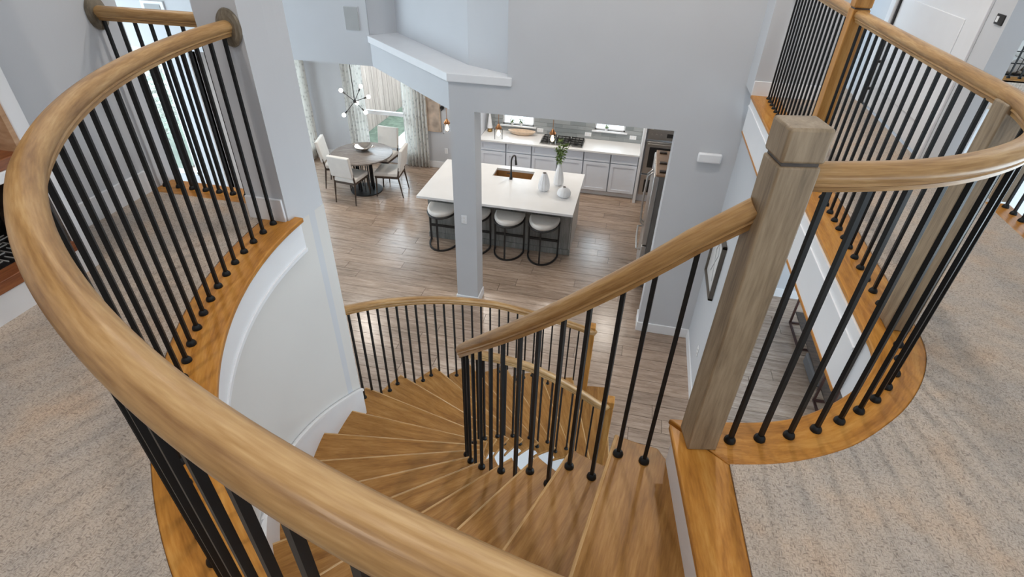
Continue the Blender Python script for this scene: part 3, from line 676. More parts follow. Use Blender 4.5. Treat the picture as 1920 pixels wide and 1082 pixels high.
# stools
def make_stool():
    s = thing('bar_stool', 'x', 'stool', (0, 0, FL), group='half round counter stools at the island')
    w, d, hs = 0.235, 0.34, 0.60
    def half(n=20, ww=w, dd=d): return [(ww*math.cos(R(180+180*i/n)), 0.10+dd*math.sin(R(180+180*i/n))*1.0) for i in range(n+1)]
    poly = [(w*1.0, 0.16)] + [(-w*1.0, 0.16)] + half()
    seat = obj('seat', MB().prism(poly, hs, hs+0.075), CUSH, s, (0, 0, 0), bevel=0.025)
    rim = half(); rim = [(-w, 0.15)] + rim + [(w, 0.15)]
    obj('seat_ring', MB().tube([(x, y, hs-0.01) for x, y in rim] + [(-w, 0.15, hs-0.01)], 0.014, 6), BLACK, s, (0, 0, 0))
    obj('floor_ring', MB().sweep([(x, y, 0.0) for x, y in half()], [(-0.012, 0), (0.012, 0), (0.012, 0.025), (-0.012, 0.025)]), BLACK, s, (0, 0, 0))
    for x, y in ((-w, 0.10), (w, 0.10), (0, 0.10-d)): obj('leg', MB().box(x-0.012, x+0.012, y-0.012, y+0.012, 0, hs), BLACK, s, (0, 0, 0))
    obj('footrest', MB().box(-w, w, 0.088, 0.112, 0.26, 0.295), BLACK, s, (0, 0, 0))
    return s
st0 = make_stool()
for i, (x, lab) in enumerate(((-2.71, 'cream half round stool left of the column, at the island end'), (-2.17, 'cream half round stool mostly hidden behind the column'), (-1.62, 'cream half round stool just right of the column'), (-1.07, 'cream half round stool at the right end of the island'))):
    s = st0 if i == 0 else copy_tree(st0)
    s.location = (x, 7.25, FL); s['label'] = lab
# base cabinets
def cabinet(x0, x1, label, drawers=1):
    c = thing('base_cabinet', label, 'cabinet', ((x0+x1)/2, 9.98, FL), group='white base cabinets along the rear wall')
    obj('body', MB().box(x0, x1, 9.74, 10.28, FL+0.1, CT-0.035), CABGAP, c)
    obj('toe_kick', MB().box(x0, x1, 9.80, 10.25, FL, FL+0.1), TRIM, c)
    n = 2 if x1-x0 > 0.75 else 1; w = (x1-x0)/n
    for i in range(n):
        a, b = x0+i*w+0.012, x0+(i+1)*w-0.012
        for nm, z0, z1 in (('drawer', CT-0.21, CT-0.05), ('door', FL+0.12, CT-0.23)):
            mb = MB().box(a, b, 9.722, 9.74, z0, z1)
            d = obj(nm, mb, CAB, c, smooth=False); f = 0.055 if nm == 'door' else 0.035
            obj('frame', MB().box(a, a+f, 9.712, 9.7215, z0, z1).box(b-f, b, 9.712, 9.7215, z0, z1).box(a+f, b-f, 9.712, 9.7215, z0, z0+f).box(a+f, b-f, 9.712, 9.7215, z1-f, z1), CAB, d, smooth=False)
    return c
for a, b, l in ((-2.76, -2.25, 'white base cabinet at the left end, beside the column'), (-2.25, -1.75, 'white base cabinet under the wooden dough bowl'), (-1.75, -0.76, 'wide white base cabinet under the cooktop'), (-0.76, -0.26, 'white base cabinet just right of the cooktop'), (-0.26, 0.245, 'white base cabinet next to the oven tower')): cabinet(a, b, l)
tag(obj('counter_worktop', MB().box(-2.78, 0.247, 9.67, 10.284, CT-0.035, CT), QUARTZ, bevel=0.004), 'long white worktop along the rear kitchen wall', 'worktop')
tall = thing('tall_cabinet', 'narrow white tall cabinet side left of the rear worktop', 'cabinet', (-2.85, 10.0, FL))
obj('body', MB().box(-2.93, -2.785, 9.75, 10.28, FL, -0.6), CAB, tall, bevel=0.003)
obj('door', MB().box(-2.92, -2.795, 9.735, 9.75, FL+0.1, -0.65), CAB, tall, bevel=0.003)
ck = thing('cooktop', 'gas cooktop with black cast grates on the rear worktop', 'cooktop', (-1.21, 9.97, CT))
obj('tray', MB().box(-1.62, -0.80, 9.74, 10.20, CT, CT+0.012), STEEL, ck, bevel=0.004)
for i in range(3):
    x0 = -1.60+i*0.265; mb = MB()
    for j in range(4): mb.box(x0+0.02+j*0.07, x0+0.034+j*0.07, 9.80, 10.18, CT+0.03, CT+0.045)
    for j in range(4): mb.box(x0+0.01, x0+0.255, 9.81+j*0.115, 9.825+j*0.115, CT+0.03, CT+0.045)
    for xx in (x0+0.012, x0+0.24):
        for yy in (9.805, 10.165): mb.box(xx, xx+0.014, yy, yy+0.014, CT+0.012, CT+0.04)
    obj('grate', mb, BLACK, ck)
for i in range(5):
    xx = -1.48+(i % 3)*0.27; yy = 9.88 if i < 3 else 10.08
    obj('burner', MB().lathe([(0.045, 0), (0.045, 0.01), (0.03, 0.016)], (xx+(0.13 if i > 2 else 0), yy, CT+0.012), 16), BLACK, ck)
for i in range(5): obj('knob', MB().lathe([(0.016, 0), (0.014, 0.018)], (-1.4+i*0.095, 9.768, CT+0.012), 12), STEEL, ck)
bw = MB(); bw.lathe([(0.03, 0), (0.06, 0.0), (0.11, 0.03), (0.14, 0.075), (0.132, 0.075), (0.10, 0.04), (0.05, 0.015), (0.001, 0.013)], (0, 0, 0), 28, cap=False)
bmesh.ops.scale(bw.bm, vec=(1.95, 0.75, 1.1), verts=bw.bm.verts)
db_ = tag(obj('dough_bowl', bw, BOWLW), 'long pale wooden dough bowl on the rear worktop', 'bowl'); db_.location = (-2.03, 10.12, CT)
cn = thing('cone_ornament', 'white cone ornament on a gold base beside the left kitchen window', 'ornament', (-2.68, 10.15, CT))
obj('base', MB().lathe([(0.05, 0), (0.05, 0.03), (0.042, 0.04), (0.042, 0.075)], (-2.68, 10.15, CT), 20), BRASSW, cn)
obj('cone', MB().lathe([(0.055, 0.075), (0.03, 0.25), (0.006, 0.40)], (-2.68, 10.15, CT), 20), CERAM, cn)
def plate(name, label, c, size, axis, cat='outlet', mat=TRIM, grp=None, slots=2, pad=0.006):
    t = thing(name, label, cat, c, group=grp); w, h = size
    if axis == 'y':
        obj('cover', MB().box(-w/2, w/2, -pad, 0, -h/2, h/2), mat, t, (0, 0, 0), bevel=0.002)
        for i in range(slots):
            xx = (i-(slots-1)/2)*w/slots*0.9 if w > h else 0; zz = 0 if w > h else (i-(slots-1)/2)*h/slots*0.8
            obj('socket', MB().box(xx-0.014, xx+0.014, -pad-0.003, -pad, zz-0.016, zz+0.016), QUARTZ, t, (0, 0, 0))
    else:
        obj('cover', MB().box(-pad, 0, -w/2, w/2, -h/2, h/2), mat, t, (0, 0, 0), bevel=0.002)
        for i in range(slots): obj('socket', MB().box(-pad-0.003, -pad, -0.014, 0.014, (i-0.5)*h*0.42-0.014, (i-0.5)*h*0.42+0.014), QUARTZ, t, (0, 0, 0))
    return t
for x, z, l in ((-1.70, -2.215, 'white outlet plate between left window and cooktop'), (-0.765, -2.205, 'white outlet plate just left of the right kitchen window'), (0.085, -2.185, 'white outlet plate near the oven tower')): plate('wall_outlet', l, (x, 10.283, z), (0.125, 0.075), 'y')
plate('wall_outlet', 'white outlet low on the dining nook wall', (-3.62, 10.198, -2.815), (0.075, 0.12), 'y')
plate('light_switch', 'white double switch plate on the square column', (-1.87, 5.798, -1.875), (0.075, 0.12), 'y', 'switch')
plate('wall_outlet', 'white outlet low on the wall under the framed picture', (1.128, 4.98, -2.72), (0.075, 0.12), 'x')
sr = thing('door_chime', 'white rounded chime box on the wall right of the kitchen opening', 'chime', (0.865, 5.798, -0.753))
obj('cover', MB().box(-0.122, 0.122, -0.05, 0, -0.052, 0.055), CERAM, sr, (0, 0, 0), bevel=0.018); obj('back_plate', MB().box(-0.112, 0.112, -0.004, 0, -0.045, 0.048), TRIM, sr, (0, 0, 0))
for x, zb, l in ((-2.08, -2.165, 'small potted herb on the left kitchen window sill'), (-0.43, -2.105, 'small pale potted plant on the right kitchen window sill'), (-2.26, -2.165, 'tiny dark potted sprout on the left kitchen window sill')):
    p = thing('potted_herb', l, 'plant', (x, 10.28, zb))
    obj('pot', MB().lathe([(0.022, 0), (0.03, 0.055), (0.026, 0.055), (0.024, 0.045)], (0, 0, 0), 14), CERAM, p, (0, 0, 0))
    mb = MB(); leaf_cluster(mb, (0, 0, 0.085), 60, 0.045, 0.035, rl); lf = link('foliage', mb.mesh('foliage', False), LEAF, p, (0, 0, 0)); lf['kind'] = 'stuff'
# oven tower
ov = thing('oven_tower', 'tall oven tower with stainless microwave and wall oven', 'oven', (0.72, 9.95, FL))
obj('cabinet', MB().box(0.295, 1.18, 9.74, 10.28, FL, -1.0), CAB, ov)
obj('side_stile', MB().box(0.25, 0.30, 9.60, 10.28, FL, -1.0), TRIM, ov, bevel=0.003)
pn = obj('control_panel', MB().box(0.33, 1.10, 9.70, 9.74, -1.98, -1.80), STEEL, ov, bevel=0.003)
obj('display', MB().box(0.66, 0.86, 9.697, 9.70, -1.93, -1.86), BLACK, pn)
for i in range(3): obj('knob', MB().cyl((0.40+0.08*i, 9.70, -1.89), (0.40+0.08*i, 9.685, -1.89), 0.014, 0.012, 12), STEEL, pn)
obj('microwave_door', MB().box(0.33, 1.10, 9.69, 9.74, -1.78, -1.45), STEEL, ov, bevel=0.003)
dr = obj('oven_door', MB().box(0.33, 1.10, 9.69, 9.74, -2.62, -2.02), STEEL, ov, bevel=0.003)
obj('glass_window', MB().box(0.40, 1.03, 9.686, 9.69, -2.50, -2.12), BLACK, dr); obj('handle', MB().cyl((0.36, 9.66, -2.055), (1.07, 9.66, -2.055), 0.012, None, 10), STEEL, dr)
dr2 = obj('lower_oven_door', MB().box(0.33, 1.10, 9.69, 9.74, -3.05, -2.65), STEEL, ov, bevel=0.003)
obj('glass_window', MB().box(0.40, 1.03, 9.686, 9.69, -2.99, -2.74), BLACK, dr2)
# refrigerator
fg = thing('refrigerator', 'stainless french door refrigerator beside the kitchen opening', 'refrigerator', (0.8, 7.24, FL))
obj('body', MB().box(0.47, 1.17, 6.80, 7.68, FL+0.03, -1.45), paint('fridge_side', (0.20, 0.19, 0.18), 0.4, metal=0.4), fg)
tp = obj('top_panel', MB().box(0.42, 1.17, 6.80, 7.68, -1.45, -1.42), STEEL_REFL, fg, bevel=0.004)
for yy in (6.9, 7.2, 7.58): obj('hinge_cover', MB().box(0.46, 0.56, yy-0.03, yy+0.03, -1.42, -1.405), DARKW, tp, bevel=0.004)
for a, b, hy in ((6.80, 7.235, 7.19), (7.245, 7.68, 7.29)):
    d = obj('door', MB().box(0.40, 0.47, a, b, FL+0.72, -1.45), STEEL, fg, bevel=0.01)
    obj('handle', MB().tube([(0.40, hy, FL+0.82), (0.345, hy, FL+0.88), (0.33, hy, FL+1.2), (0.345, hy, FL+1.58), (0.40, hy, FL+1.64)], 0.013, 8), STEEL, d)
d = obj('freezer_drawer', MB().box(0.40, 0.47, 6.80, 7.68, FL+0.05, FL+0.70), STEEL, fg, bevel=0.01)
obj('handle', MB().tube([(0.40, 6.88, FL+0.60), (0.34, 6.9, FL+0.60), (0.33, 7.24, FL+0.60), (0.34, 7.58, FL+0.60), (0.40, 7.60, FL+0.60)], 0.013, 8), STEEL, d)
# pendants over the island
def make_pendant(x, label):
    p = thing('pendant_light', label, 'lamp', (x, 7.8, -1.55), group='glass jar pendants over the island')
    obj('cord', MB().cyl((0, 0, 0.19), (0, 0, 1.19), 0.005, None, 6), COPPER, p, (0, 0, 0))
    obj('cap', MB().lathe([(0.048, 0.165), (0.05, 0.185), (0.035, 0.2), (0.012, 0.24)], (0, 0, 0), 18), COPPER, p, (0, 0, 0))
    obj('jar', MB().lathe([(0.056, 0), (0.061, 0.008), (0.062, 0.16), (0.05, 0.168)], (0, 0, 0), 24, cap=False), GLASS, p, (0, 0, 0))
    obj('bulb', MB().lathe([(0.004, 0.05), (0.022, 0.065), (0.028, 0.085), (0.022, 0.11), (0.012, 0.135), (0.012, 0.165)], (0, 0, 0), 14), BULB, p, (0, 0, 0))
    obj('canopy', MB().lathe([(0.05, 1.165), (0.055, 1.175), (0.055, 1.19)], (0, 0, 0), 20), COPPER, p, (0, 0, 0))
make_pendant(-2.74, 'glass jar pendant left of the column'); make_pendant(-1.925, 'glass jar pendant just right of the column'); make_pendant(-1.10, 'glass jar pendant above the vases')
# ------------------------------------------------------------------ dining nook
dt = thing('dining_table', 'round grey wood pedestal dining table', 'table', (-4.78, 8.80, FL))
obj('tabletop', MB().lathe([(0.53, 0.715), (0.56, 0.725), (0.56, 0.748), (0.55, 0.752)], (0, 0, 0), 56), TABLEW, dt, (0, 0, 0))
obj('base_ring', MB().lathe([(0.30, 0), (0.30, 0.02), (0.28, 0.025), (0.1, 0.03)], (0, 0, 0), 40), BLACK, dt, (0, 0, 0))
for i in range(10):
    t = 2*math.pi*i/10
    obj('slat', MB().box(-0.016, 0.016, -0.006, 0.006, 0, 0.72, Matrix.Translation((0.14*math.cos(t), 0.14*math.sin(t), 0.0)) @ Matrix.Rotation(t, 4, 'Z') @ Matrix.Translation((0, 0, 0))), BLACK, dt, (0, 0, 0))
obj('apron', MB().lathe([(0.22, 0.68), (0.36, 0.70), (0.36, 0.715)], (0, 0, 0), 32), BLACK, dt, (0, 0, 0))
sb = thing('serving_bowl', 'silver bowl with looped handles on the dining table', 'bowl', (-4.79, 8.92, FL+0.753))
obj('bowl', MB().lathe([(0.05, 0), (0.06, 0.005), (0.11, 0.04), (0.17, 0.085), (0.165, 0.088), (0.10, 0.05), (0.04, 0.02), (0.001, 0.018)], (0, 0, 0), 32, cap=False), SILVER, sb, (0, 0, 0))
for s in (-1, 1): obj('handle', MB().tube([(s*0.165, -0.035, 0.083), (s*0.21, -0.025, 0.09), (s*0.22, 0, 0.092), (s*0.21, 0.025, 0.09), (s*0.165, 0.035, 0.083)], 0.007, 6), SILVER, sb, (0, 0, 0))
def make_chair():
    c = thing('dining_chair', 'x', 'chair', (0, 0, FL), group='upholstered chairs round the dining table')
    w = 0.22
    obj('seat', MB().box(-w, w, -0.22, 0.24, 0.41, 0.49), CUSH, c, (0, 0, 0), bevel=0.02)
    M = Matrix.Translation((0, -0.22, 0.50)) @ Matrix.Rotation(R(9), 4, 'X')
    obj('backrest', MB().box(-w, w, -0.045, 0.02, 0.03, 0.43, M), CUSH, c, (0, 0, 0), bevel=0.015)
    obj('seat_frame', MB().box(-w+0.005, w-0.005, -0.215, 0.235, 0.375, 0.41), DARKW, c, (0, 0, 0))
    for s in (-1, 1):
        obj('leg', MB().cyl((s*(w-0.02), 0.215, 0.39), (s*(w-0.01), 0.235, 0), 0.018, 0.010, 8), DARKW, c, (0, 0, 0))
        obj('leg', MB().tube([(s*(w-0.012), -0.235, 0.60), (s*(w-0.012), -0.205, 0.42), (s*(w-0.01), -0.27, 0.0)], [0.014, 0.018, 0.010], 8), DARKW, c, (0, 0, 0))
    return c
ch0 = make_chair()
for i, (x, y, rz, lab) in enumerate(((-4.86, 8.41, -6, 'cream dining chair nearest the stairs, its back to us'), (-4.27, 8.83, 97, 'cream dining chair at the right of the round table'), (-5.36, 8.92, -75, 'cream dining chair at the left of the round table'), (-4.70, 9.50, 176, 'cream dining chair behind the table by the window'))):
    c = ch0 if i == 0 else copy_tree(ch0)
    c.location = (x, y, FL); c.rotation_euler = (0, 0, R(rz)); c['label'] = lab
chd = thing('chandelier', 'sputnik chandelier with bare bulbs above the dining table', 'chandelier', (-4.753, 8.76, -1.495))
obj('hub', MB().lathe([(0.004, -0.035), (0.026, -0.02), (0.032, 0), (0.026, 0.02), (0.004, 0.035)], (0, 0, 0), 14), BLACK, chd, (0, 0, 0))
obj('rod', MB().cyl((0, 0, 0), (0, 0, 1.135), 0.007, None, 8), BLACK, chd, (0, 0, 0))
for d in ((-0.245, 0.02, 0.161), (-0.18, -0.12, -0.22), (0.207, -0.05, -0.158), (0.10, 0.10, 0.235), (0.16, 0.22, 0.03), (-0.08, 0.22, -0.10)):
    v = Vector(d); L = v.length; u = v.normalized()
    a = obj('arm', MB().cyl((0, 0, 0), u*(L-0.05), 0.006, None, 7), BLACK, chd, (0, 0, 0))
    obj('socket', MB().cyl(u*(L-0.09), u*(L-0.04), 0.013, None, 10), BLACK, a, (0, 0, 0))
    mb = MB(); bmesh.ops.create_uvsphere(mb.bm, u_segments=14, v_segments=10, radius=0.034, matrix=Matrix.Translation(u*L)); obj('bulb', mb, BULBW, a, (0, 0, 0))
def curtain(label, p0, p1, z0, z1, folds):
    n = folds*8; d = Vector((p1[0]-p0[0], p1[1]-p0[1])); nn = Vector((-d.y, d.x)).normalized(); path = []
    for i in range(n+1):
        t = i/n; o = 0.032*math.sin(2*math.pi*folds*t)
        path.append((p0[0]+d.x*t+nn.x*o, p0[1]+d.y*t+nn.y*o))
    mb = MB(); m = 8; grid = [[mb.bm.verts.new((x, y, z0+(z1-z0)*j/m)) for x, y in path] for j in range(m+1)]
    for j in range(m):
        for i in range(n): mb.bm.faces.new((grid[j][i], grid[j][i+1], grid[j+1][i+1], grid[j+1][i]))
    o = obj('curtain', mb, CURT); md = o.modifiers.new('thick', 'SOLIDIFY'); md.thickness = 0.003
    return tag(o, label, 'curtain', 'patterned curtains in the dining nook')
curtain('patterned curtain right of the tall dining window', (-4.46, 10.09), (-3.97, 10.12), FL+0.02, -0.55, 7)
curtain('patterned curtain left of the tall dining window', (-5.70, 10.10), (-5.26, 10.10), FL+0.02, -0.55, 6)
curtain('patterned curtain on the nook side wall beside the pier', (-6.50, 9.72), (-6.49, 10.10), FL+0.02, -0.55, 5)
ptg = thing('wall_painting', 'tan painting on the dining wall beside the right curtain', 'picture', (-3.84, 10.195, -2.05))
obj('canvas', MB().box(-0.13, 0.12, -0.03, 0.0, -0.36, 0.55), paint('tan_canvas', (0.50, 0.40, 0.32), 0.8, var=0.3, scale=5), ptg, (0, 0, 0), bevel=0.003)
obj('frame', MB().box(0.12, 0.135, -0.035, 0, -0.37, 0.56).box(-0.145, -0.13, -0.035, 0, -0.37, 0.56).box(-0.145, 0.135, -0.035, 0, -0.37, -0.36), BOWLW, ptg, (0, 0, 0))
sc_ = thing('wall_sconce', 'small dark wall bracket right of the painting', 'wall lamp', (-3.66, 10.19, -1.93))
obj('plate', MB().cyl((0, 0, 0), (0, -0.02, 0), 0.04, None, 14), BLACK, sc_, (0, 0, 0)); obj('arm', MB().tube([(0, -0.02, 0), (0, -0.08, 0.02), (0.03, -0.12, -0.02)], 0.012, 8), BLACK, sc_, (0, 0, 0))
spk = thing('wall_speaker', 'flush grey speaker panel high on the white wall', 'speaker', (-3.842, 7.328, 0.082))
obj('grille', MB().box(-0.10, 0.10, -0.012, 0, -0.142, 0.142), SPKR, spk, (0, 0, 0), bevel=0.003); obj('rim', MB().box(-0.104, 0.104, -0.006, 0, -0.146, 0.146), TRIM, spk, (0, 0, 0))
vt = thing('wall_vent', 'small white framed vent on the far great room wall', 'vent', (-6.93, 7.328, 0.02))
obj('frame', MB().box(-0.19, 0.19, -0.02, 0, -0.14, 0.12), TRIM, vt, (0, 0, 0), bevel=0.004); obj('louver', MB().box(-0.13, 0.13, -0.026, -0.02, -0.10, 0.08), SPKR, vt, (0, 0, 0))
# ------------------------------------------------------------------ right side things
fr = thing('picture_frame', 'dark framed abstract print on the lower right wall', 'picture', (1.128, 5.32, -1.7))
fm = paint('dark_bronze_frame', (0.10, 0.085, 0.07), 0.4)
obj('frame', MB().box(-0.045, 0, -0.31, -0.285, -0.33, 0.33).box(-0.045, 0, 0.285, 0.31, -0.33, 0.33).box(-0.045, 0, -0.31, 0.31, -0.33, -0.305).box(-0.045, 0, -0.31, 0.31, 0.305, 0.33), fm, fr, (0, 0, 0), bevel=0.003)
obj('mat_board', MB().box(-0.02, -0.002, -0.29, 0.29, -0.31, 0.31), QUARTZ, fr, (0, 0, 0))
obj('line_drawing', MB().tube([(-0.021, -0.12, -0.2), (-0.021, -0.02, -0.02), (-0.021, -0.12, 0.12), (-0.021, -0.02, 0.22), (-0.021, 0.06, 0.1), (-0.021, -0.02, -0.02), (-0.021, 0.08, -0.18)], 0.006, 5), SPKR, fr, (0, 0, 0))
cs = thing('console_table', 'wooden console table on rust metal frames below the upper hall', 'table', (2.75, 5.6, FL))
RUST = paint('rust_metal', (0.06, 0.025, 0.02), 0.45, var=0.2)
obj('tabletop', MB().box(2.55, 2.95, 4.55, 6.55, FL+0.78, FL+0.82), TANWOOD, cs, bevel=0.004)
for y0, y1 in ((4.62, 5.02), (5.9, 6.48)):
    mb = MB()
    for x in (2.52, 2.92):
        mb.box(x-0.012, x+0.012, y0, y1, FL, FL+0.024).box(x-0.012, x+0.012, y0, y0+0.024, FL, FL+0.78).box(x-0.012, x+0.012, y1-0.024, y1, FL, FL+0.78)
    for yv in (y0, y1-0.024): mb.box(2.52, 2.92, yv, yv+0.024, FL, FL+0.024).box(2.52, 2.92, yv, yv+0.024, FL+0.756, FL+0.78)
    obj('metal_frame', mb, RUST, cs)
obj('shelf', MB().box(2.54, 2.9, 4.63, 6.47, FL+0.18, FL+0.20), DARKW, cs)
ot = thing('ottoman', 'small grey cube ottoman under the console table', 'ottoman', (2.72, 5.45, FL))
obj('cube', MB().box(-0.2, 0.2, -0.22, 0.22, 0.02, 0.17), paint('grey_fabric', (0.16, 0.15, 0.145), 0.9), ot, (0, 0, 0), bevel=0.02)
obj('feet', MB().box(-0.18, 0.18, -0.2, 0.2, 0, 0.02), DARKW, ot, (0, 0, 0))
dr = thing('door_1', 'white panelled door with casing on the upper hall wall', 'door', (1.98, 4.82, 0)); tag(dr, kind='structure')
obj('leaf', MB().box(2.0, 2.04, 4.20, 5.50, 0.012, 2.08), TRIM, dr, bevel=0.003)
for z0, z1 in ((0.18, 0.85), (1.0, 1.95)): obj('panel', MB().box(1.992, 2.0, 4.38, 5.32, z0, z1), TRIM, dr, bevel=0.006)
obj('casing', MB().box(1.962, 1.98, 4.10, 4.20, 0, 2.18).box(1.962, 1.98, 5.52, 5.62, 0, 2.18).box(1.962, 1.98, 4.10, 5.62, 2.08, 2.18), TRIM, dr, bevel=0.004)
obj('edge_gap', MB().box(1.985, 2.0, 5.498, 5.522, 0, 2.08), BLACK, dr)
obj('strike_plate', MB().box(1.972, 1.98, 3.915, 4.0, 0.885, 0.938), BLACK, dr)
obj('strike_hole', MB().box(1.970, 1.973, 3.965, 3.99, 0.896, 0.926), TRIM, dr)
obj('handle', MB().box(1.93, 1.95, 5.40, 5.42, 0.12, 0.40).box(1.95, 2.0, 5.40, 5.42, 0.14, 0.16).box(1.95, 2.0, 5.40, 5.42, 0.36, 0.38), BLACK, dr)
struct('floor_far_right', MB().box(2.262, 6, 6.85, 8.2, -0.3, 0.0), CARPET, 'carpeted floor beyond the far right overlook', 'floor')
bk = thing('wire_basket', 'black wire basket of rolled blankets beyond the far right rail', 'basket', (3.98, 7.25, 0))
mb = MB()
for z, s in ((0.01, 0.17), (0.13, 0.2), (0.25, 0.22)): mb.tube([(s, s, z), (-s, s, z), (-s, -s, z), (s, -s, z), (s, s, z)], 0.006, 5)
obj('wire_rim', mb, BLACK, bk, (0, 0, 0))
for i in range(12):
    t = i/12*4; e = int(t); f = (t-e)*2-1; q = [(f, -1), (1, f), (-f, 1), (-1, -f)][e]
    obj('wire', MB().cyl((q[0]*0.17, q[1]*0.17, 0.01), (q[0]*0.22, q[1]*0.22, 0.25), 0.004, None, 5), BLACK, bk, (0, 0, 0))
for i, (x, y, z) in enumerate(((-0.08, 0, 0.1), (0.08, 0, 0.1), (0, 0.02, 0.23))):
    obj('blanket_roll', MB().cyl((x, y-0.15, z), (x, y+0.15, z), 0.075, None, 16), CUSH, bk, (0, 0, 0), bevel=0.01)
bn = thing('dark_bench', 'dark slatted bench behind the wire basket', 'bench', (4.2, 7.75, 0))
for i in range(6): obj('slat', MB().box(-0.35, 0.35, -0.2+0.07*i, -0.15+0.07*i, 0.42, 0.445), DARKW, bn, (0, 0, 0))
for x in (-0.3, 0.3):
    for y in (-0.17, 0.17): obj('leg', MB().box(x-0.02, x+0.02, y-0.02, y+0.02, 0, 0.42), BLACK, bn, (0, 0, 0))
# ------------------------------------------------------------------ built-in fireplace at the left edge
fp = thing('built_in_fireplace', 'white built-in fireplace with wood lined niche at the left edge', 'fireplace', (-2.45, 0.9, 0))
obj('side_casing', MB().box(-2.63, -2.28, 1.56, 1.62, 0, 2.4), TRIM, fp, bevel=0.003)
obj('side_casing', MB().box(-2.63, -2.28, 0.0, 0.06, 0, 2.4), TRIM, fp, bevel=0.003)
obj('plinth', MB().box(-2.9, -2.28, 0.06, 1.56, 0, 0.118), TRIM, fp)
obj('hearth_edge', MB().box(-2.36, -2.275, 0.06, 1.56, 0.118, 0.165), REDWOOD, fp, bevel=0.003)
obj('hearth_bed', MB().box(-2.9, -2.36, 0.06, 1.56, 0.118, 0.155), BLACK, fp)
obj('firebox', MB().box(-2.92, -2.9, 0.06, 1.56, 0.118, 0.5).box(-2.9, -2.6, 1.545, 1.56, 0.155, 0.5), BLACK, fp)
obj('firebox_side', MB().box(-2.6, -2.285, 1.548, 1.56, 0.165, 0.49), DARKW, fp)
WT = paint('white_tile_strip', (0.72, 0.70, 0.66), 0.4)
vert, hori = Bx(0, 0.004, 0, 0.052, 0, 0.004).mesh('tile_line', False), Bx(0, 0.052, 0, 0.004, 0, 0.004).mesh('tile_line', False)
for i in range(9):
    for j in range(12, 26):
        me = hori if (i+j) % 2 else vert
        for s in (0, 0.026): link('tile_line', me, WT, fp, (-2.9+i*0.056+(0 if (i+j) % 2 else s)+2.45, 0.08+j*0.056+(s if (i+j) % 2 else 0)-0.9, 0.155))
obj('mid_rail', MB().box(-2.63, -2.278, 0.06, 1.56, 0.49, 0.53), TRIM, fp, bevel=0.003)
obj('mantel_shelf', MB().box(-2.92, -2.285, 0.06, 1.56, 0.53, 0.57), REDWOOD, fp, bevel=0.003)
obj('wood_back', MB().box(-2.92, -2.9, 0.06, 1.56, 0.57, 2.3).box(-2.9, -2.285, 1.54, 1.56, 0.57, 2.3), TANWOOD, fp)
obj('head', MB().box(-2.92, -2.28, 0.06, 1.56, 2.3, 2.4), TRIM, fp)
# ------------------------------------------------------------------ outdoors
tag(obj('patio', MB().box(-5.5, 8, 10.42, 22, -3.5, -3.35), PATIO), 'pale concrete patio outside the dining window', 'patio', kind='structure')
tag(obj('lawn', MB().box(-16, -5.5, 7.5, 24, -3.5, -3.36), GRASS), 'green lawn strip outside beside the fence', 'lawn', kind='structure')
fn = thing('garden_fence', 'tall board fence seen through the dining window', 'fence', (-6.35, 14, -3.35))
fb = Bx(-0.01, 0.01, 0, 0.136, 0, 1.85).mesh('fence_board', False)
y = 10.6; i = 0
while y < 19:
    link('fence_board', fb, FENCE, fn, (0.004*(i % 2), y-14, 0)); y += 0.14; i += 1
for z in (0.3, 1.5): obj('rail', MB().box(-6.42, -6.365, 10.6, 19, -3.35+z, -3.26+z), FENCE, fn)
x = -6.3; fb2 = Bx(0, 0.136, -0.01, 0.01, 0, 1.85).mesh('fence_board', False); i = 0
while x < 6: link('fence_board', fb2, FENCE, fn, (x+6.35, 5+0.004*(i % 2), 0)); x += 0.14; i += 1
rt_ = random.Random(5)
PALELEAF = paint('pale_blossom', (0.55, 0.56, 0.50), 0.7, var=0.5, scale=20)
tr = thing('garden_shrub', 'pale flowering shrub outside the far great room window', 'shrub', (-10.3, 9.6, -3.36))
mb = MB()
for _ in range(26): leaf_cluster(mb, (rt_.uniform(-1.3, 1.3), rt_.uniform(-0.7, 0.7), rt_.uniform(0.3, 2.6)), 70, 0.45, 0.16, rt_)
lf = link('foliage', mb.mesh('foliage', False), PALELEAF, tr, (0, 0, 0)); lf['kind'] = 'stuff'
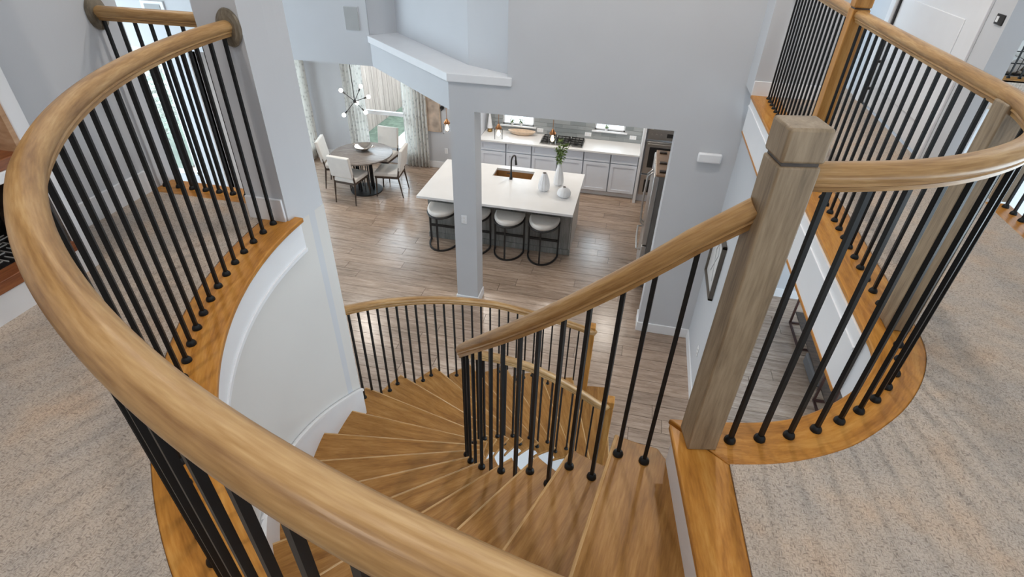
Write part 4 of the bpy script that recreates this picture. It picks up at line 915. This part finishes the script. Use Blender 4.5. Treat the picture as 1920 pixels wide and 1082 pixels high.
obj('trunk', MB().tube([(0, 0, 0), (0.1, 0, 0.8), (0, 0.1, 1.8)], [0.06, 0.05, 0.03], 8), DARKW, tr, (0, 0, 0))
# ------------------------------------------------------------------ ceilings and the unseen lamps added in them
struct('ceiling_upper', MB().box(-8.75, 6, -2.6, 8.4, 3.4, 3.55), WALL, 'white ceiling over landing and great room', 'ceiling')
struct('wall_great_left', MB().box(-8.75, -8.6, -2.6, 7.48, 0.7, 3.4).box(-8.75, -8.6, -2.6, 3.3, FL, 0.7), WALL, 'great room side wall above its windows', 'wall')
struct('wall_under_landing', MB().box(-8.6, 6, 0.0, 0.1, FL, -0.33), WALL, 'lower wall under the landing behind the stairs', 'wall')
struct('wall_rear', MB().box(-8.6, 6, -2.6, -2.4, -0.33, 3.4).box(5.9, 6, -2.4, 7.2, -0.33, 3.4), WALL, 'landing wall behind the viewer', 'wall')
def unseen_downlight(x, y, z, power, col, label, size=0.16):
    t = thing('unseen_ceiling_light', label, 'lamp', (x, y, z), group='unseen ceiling lights')
    obj('trim_ring', MB().lathe([(0.075, -0.006), (0.095, -0.006), (0.1, 0)], (0, 0, 0), 24, cap=False), TRIM, t, (0, 0, 0))  # fixture ring made up for each unseen lamp
    area_light('lamp', (x, y, z-0.012), size, power, col)
for x, y, p, l in UNSEEN_LAMPS_UP: unseen_downlight(x, y, 3.398, p, (1.0, 0.92, 0.83), 'unseen ceiling light '+l)
for x, y, p, l in UNSEEN_LAMPS_KIT: unseen_downlight(x, y, -0.362, p, (1.0, 0.92, 0.82), 'unseen kitchen fill light '+l)
g8 = thing('guard_railing', 'short guard rail across the void at the upper right corner', 'railing', (4.2, 6.95, 0))
handrail(g8, [(3.6, 6.95, GH), (4.4, 6.95, GH), (5.9, 6.95, GH)])
for i in range(20): baluster(g8, 3.70+0.105*i, 6.95, 0.004, GH-0.004, 0)
strip('trim_11', [(3.4, 6.85), (5.9, 6.85)], [(3.4, 7.03), (5.9, 7.03)], 'oak nosing strip under the upper right guard rail')
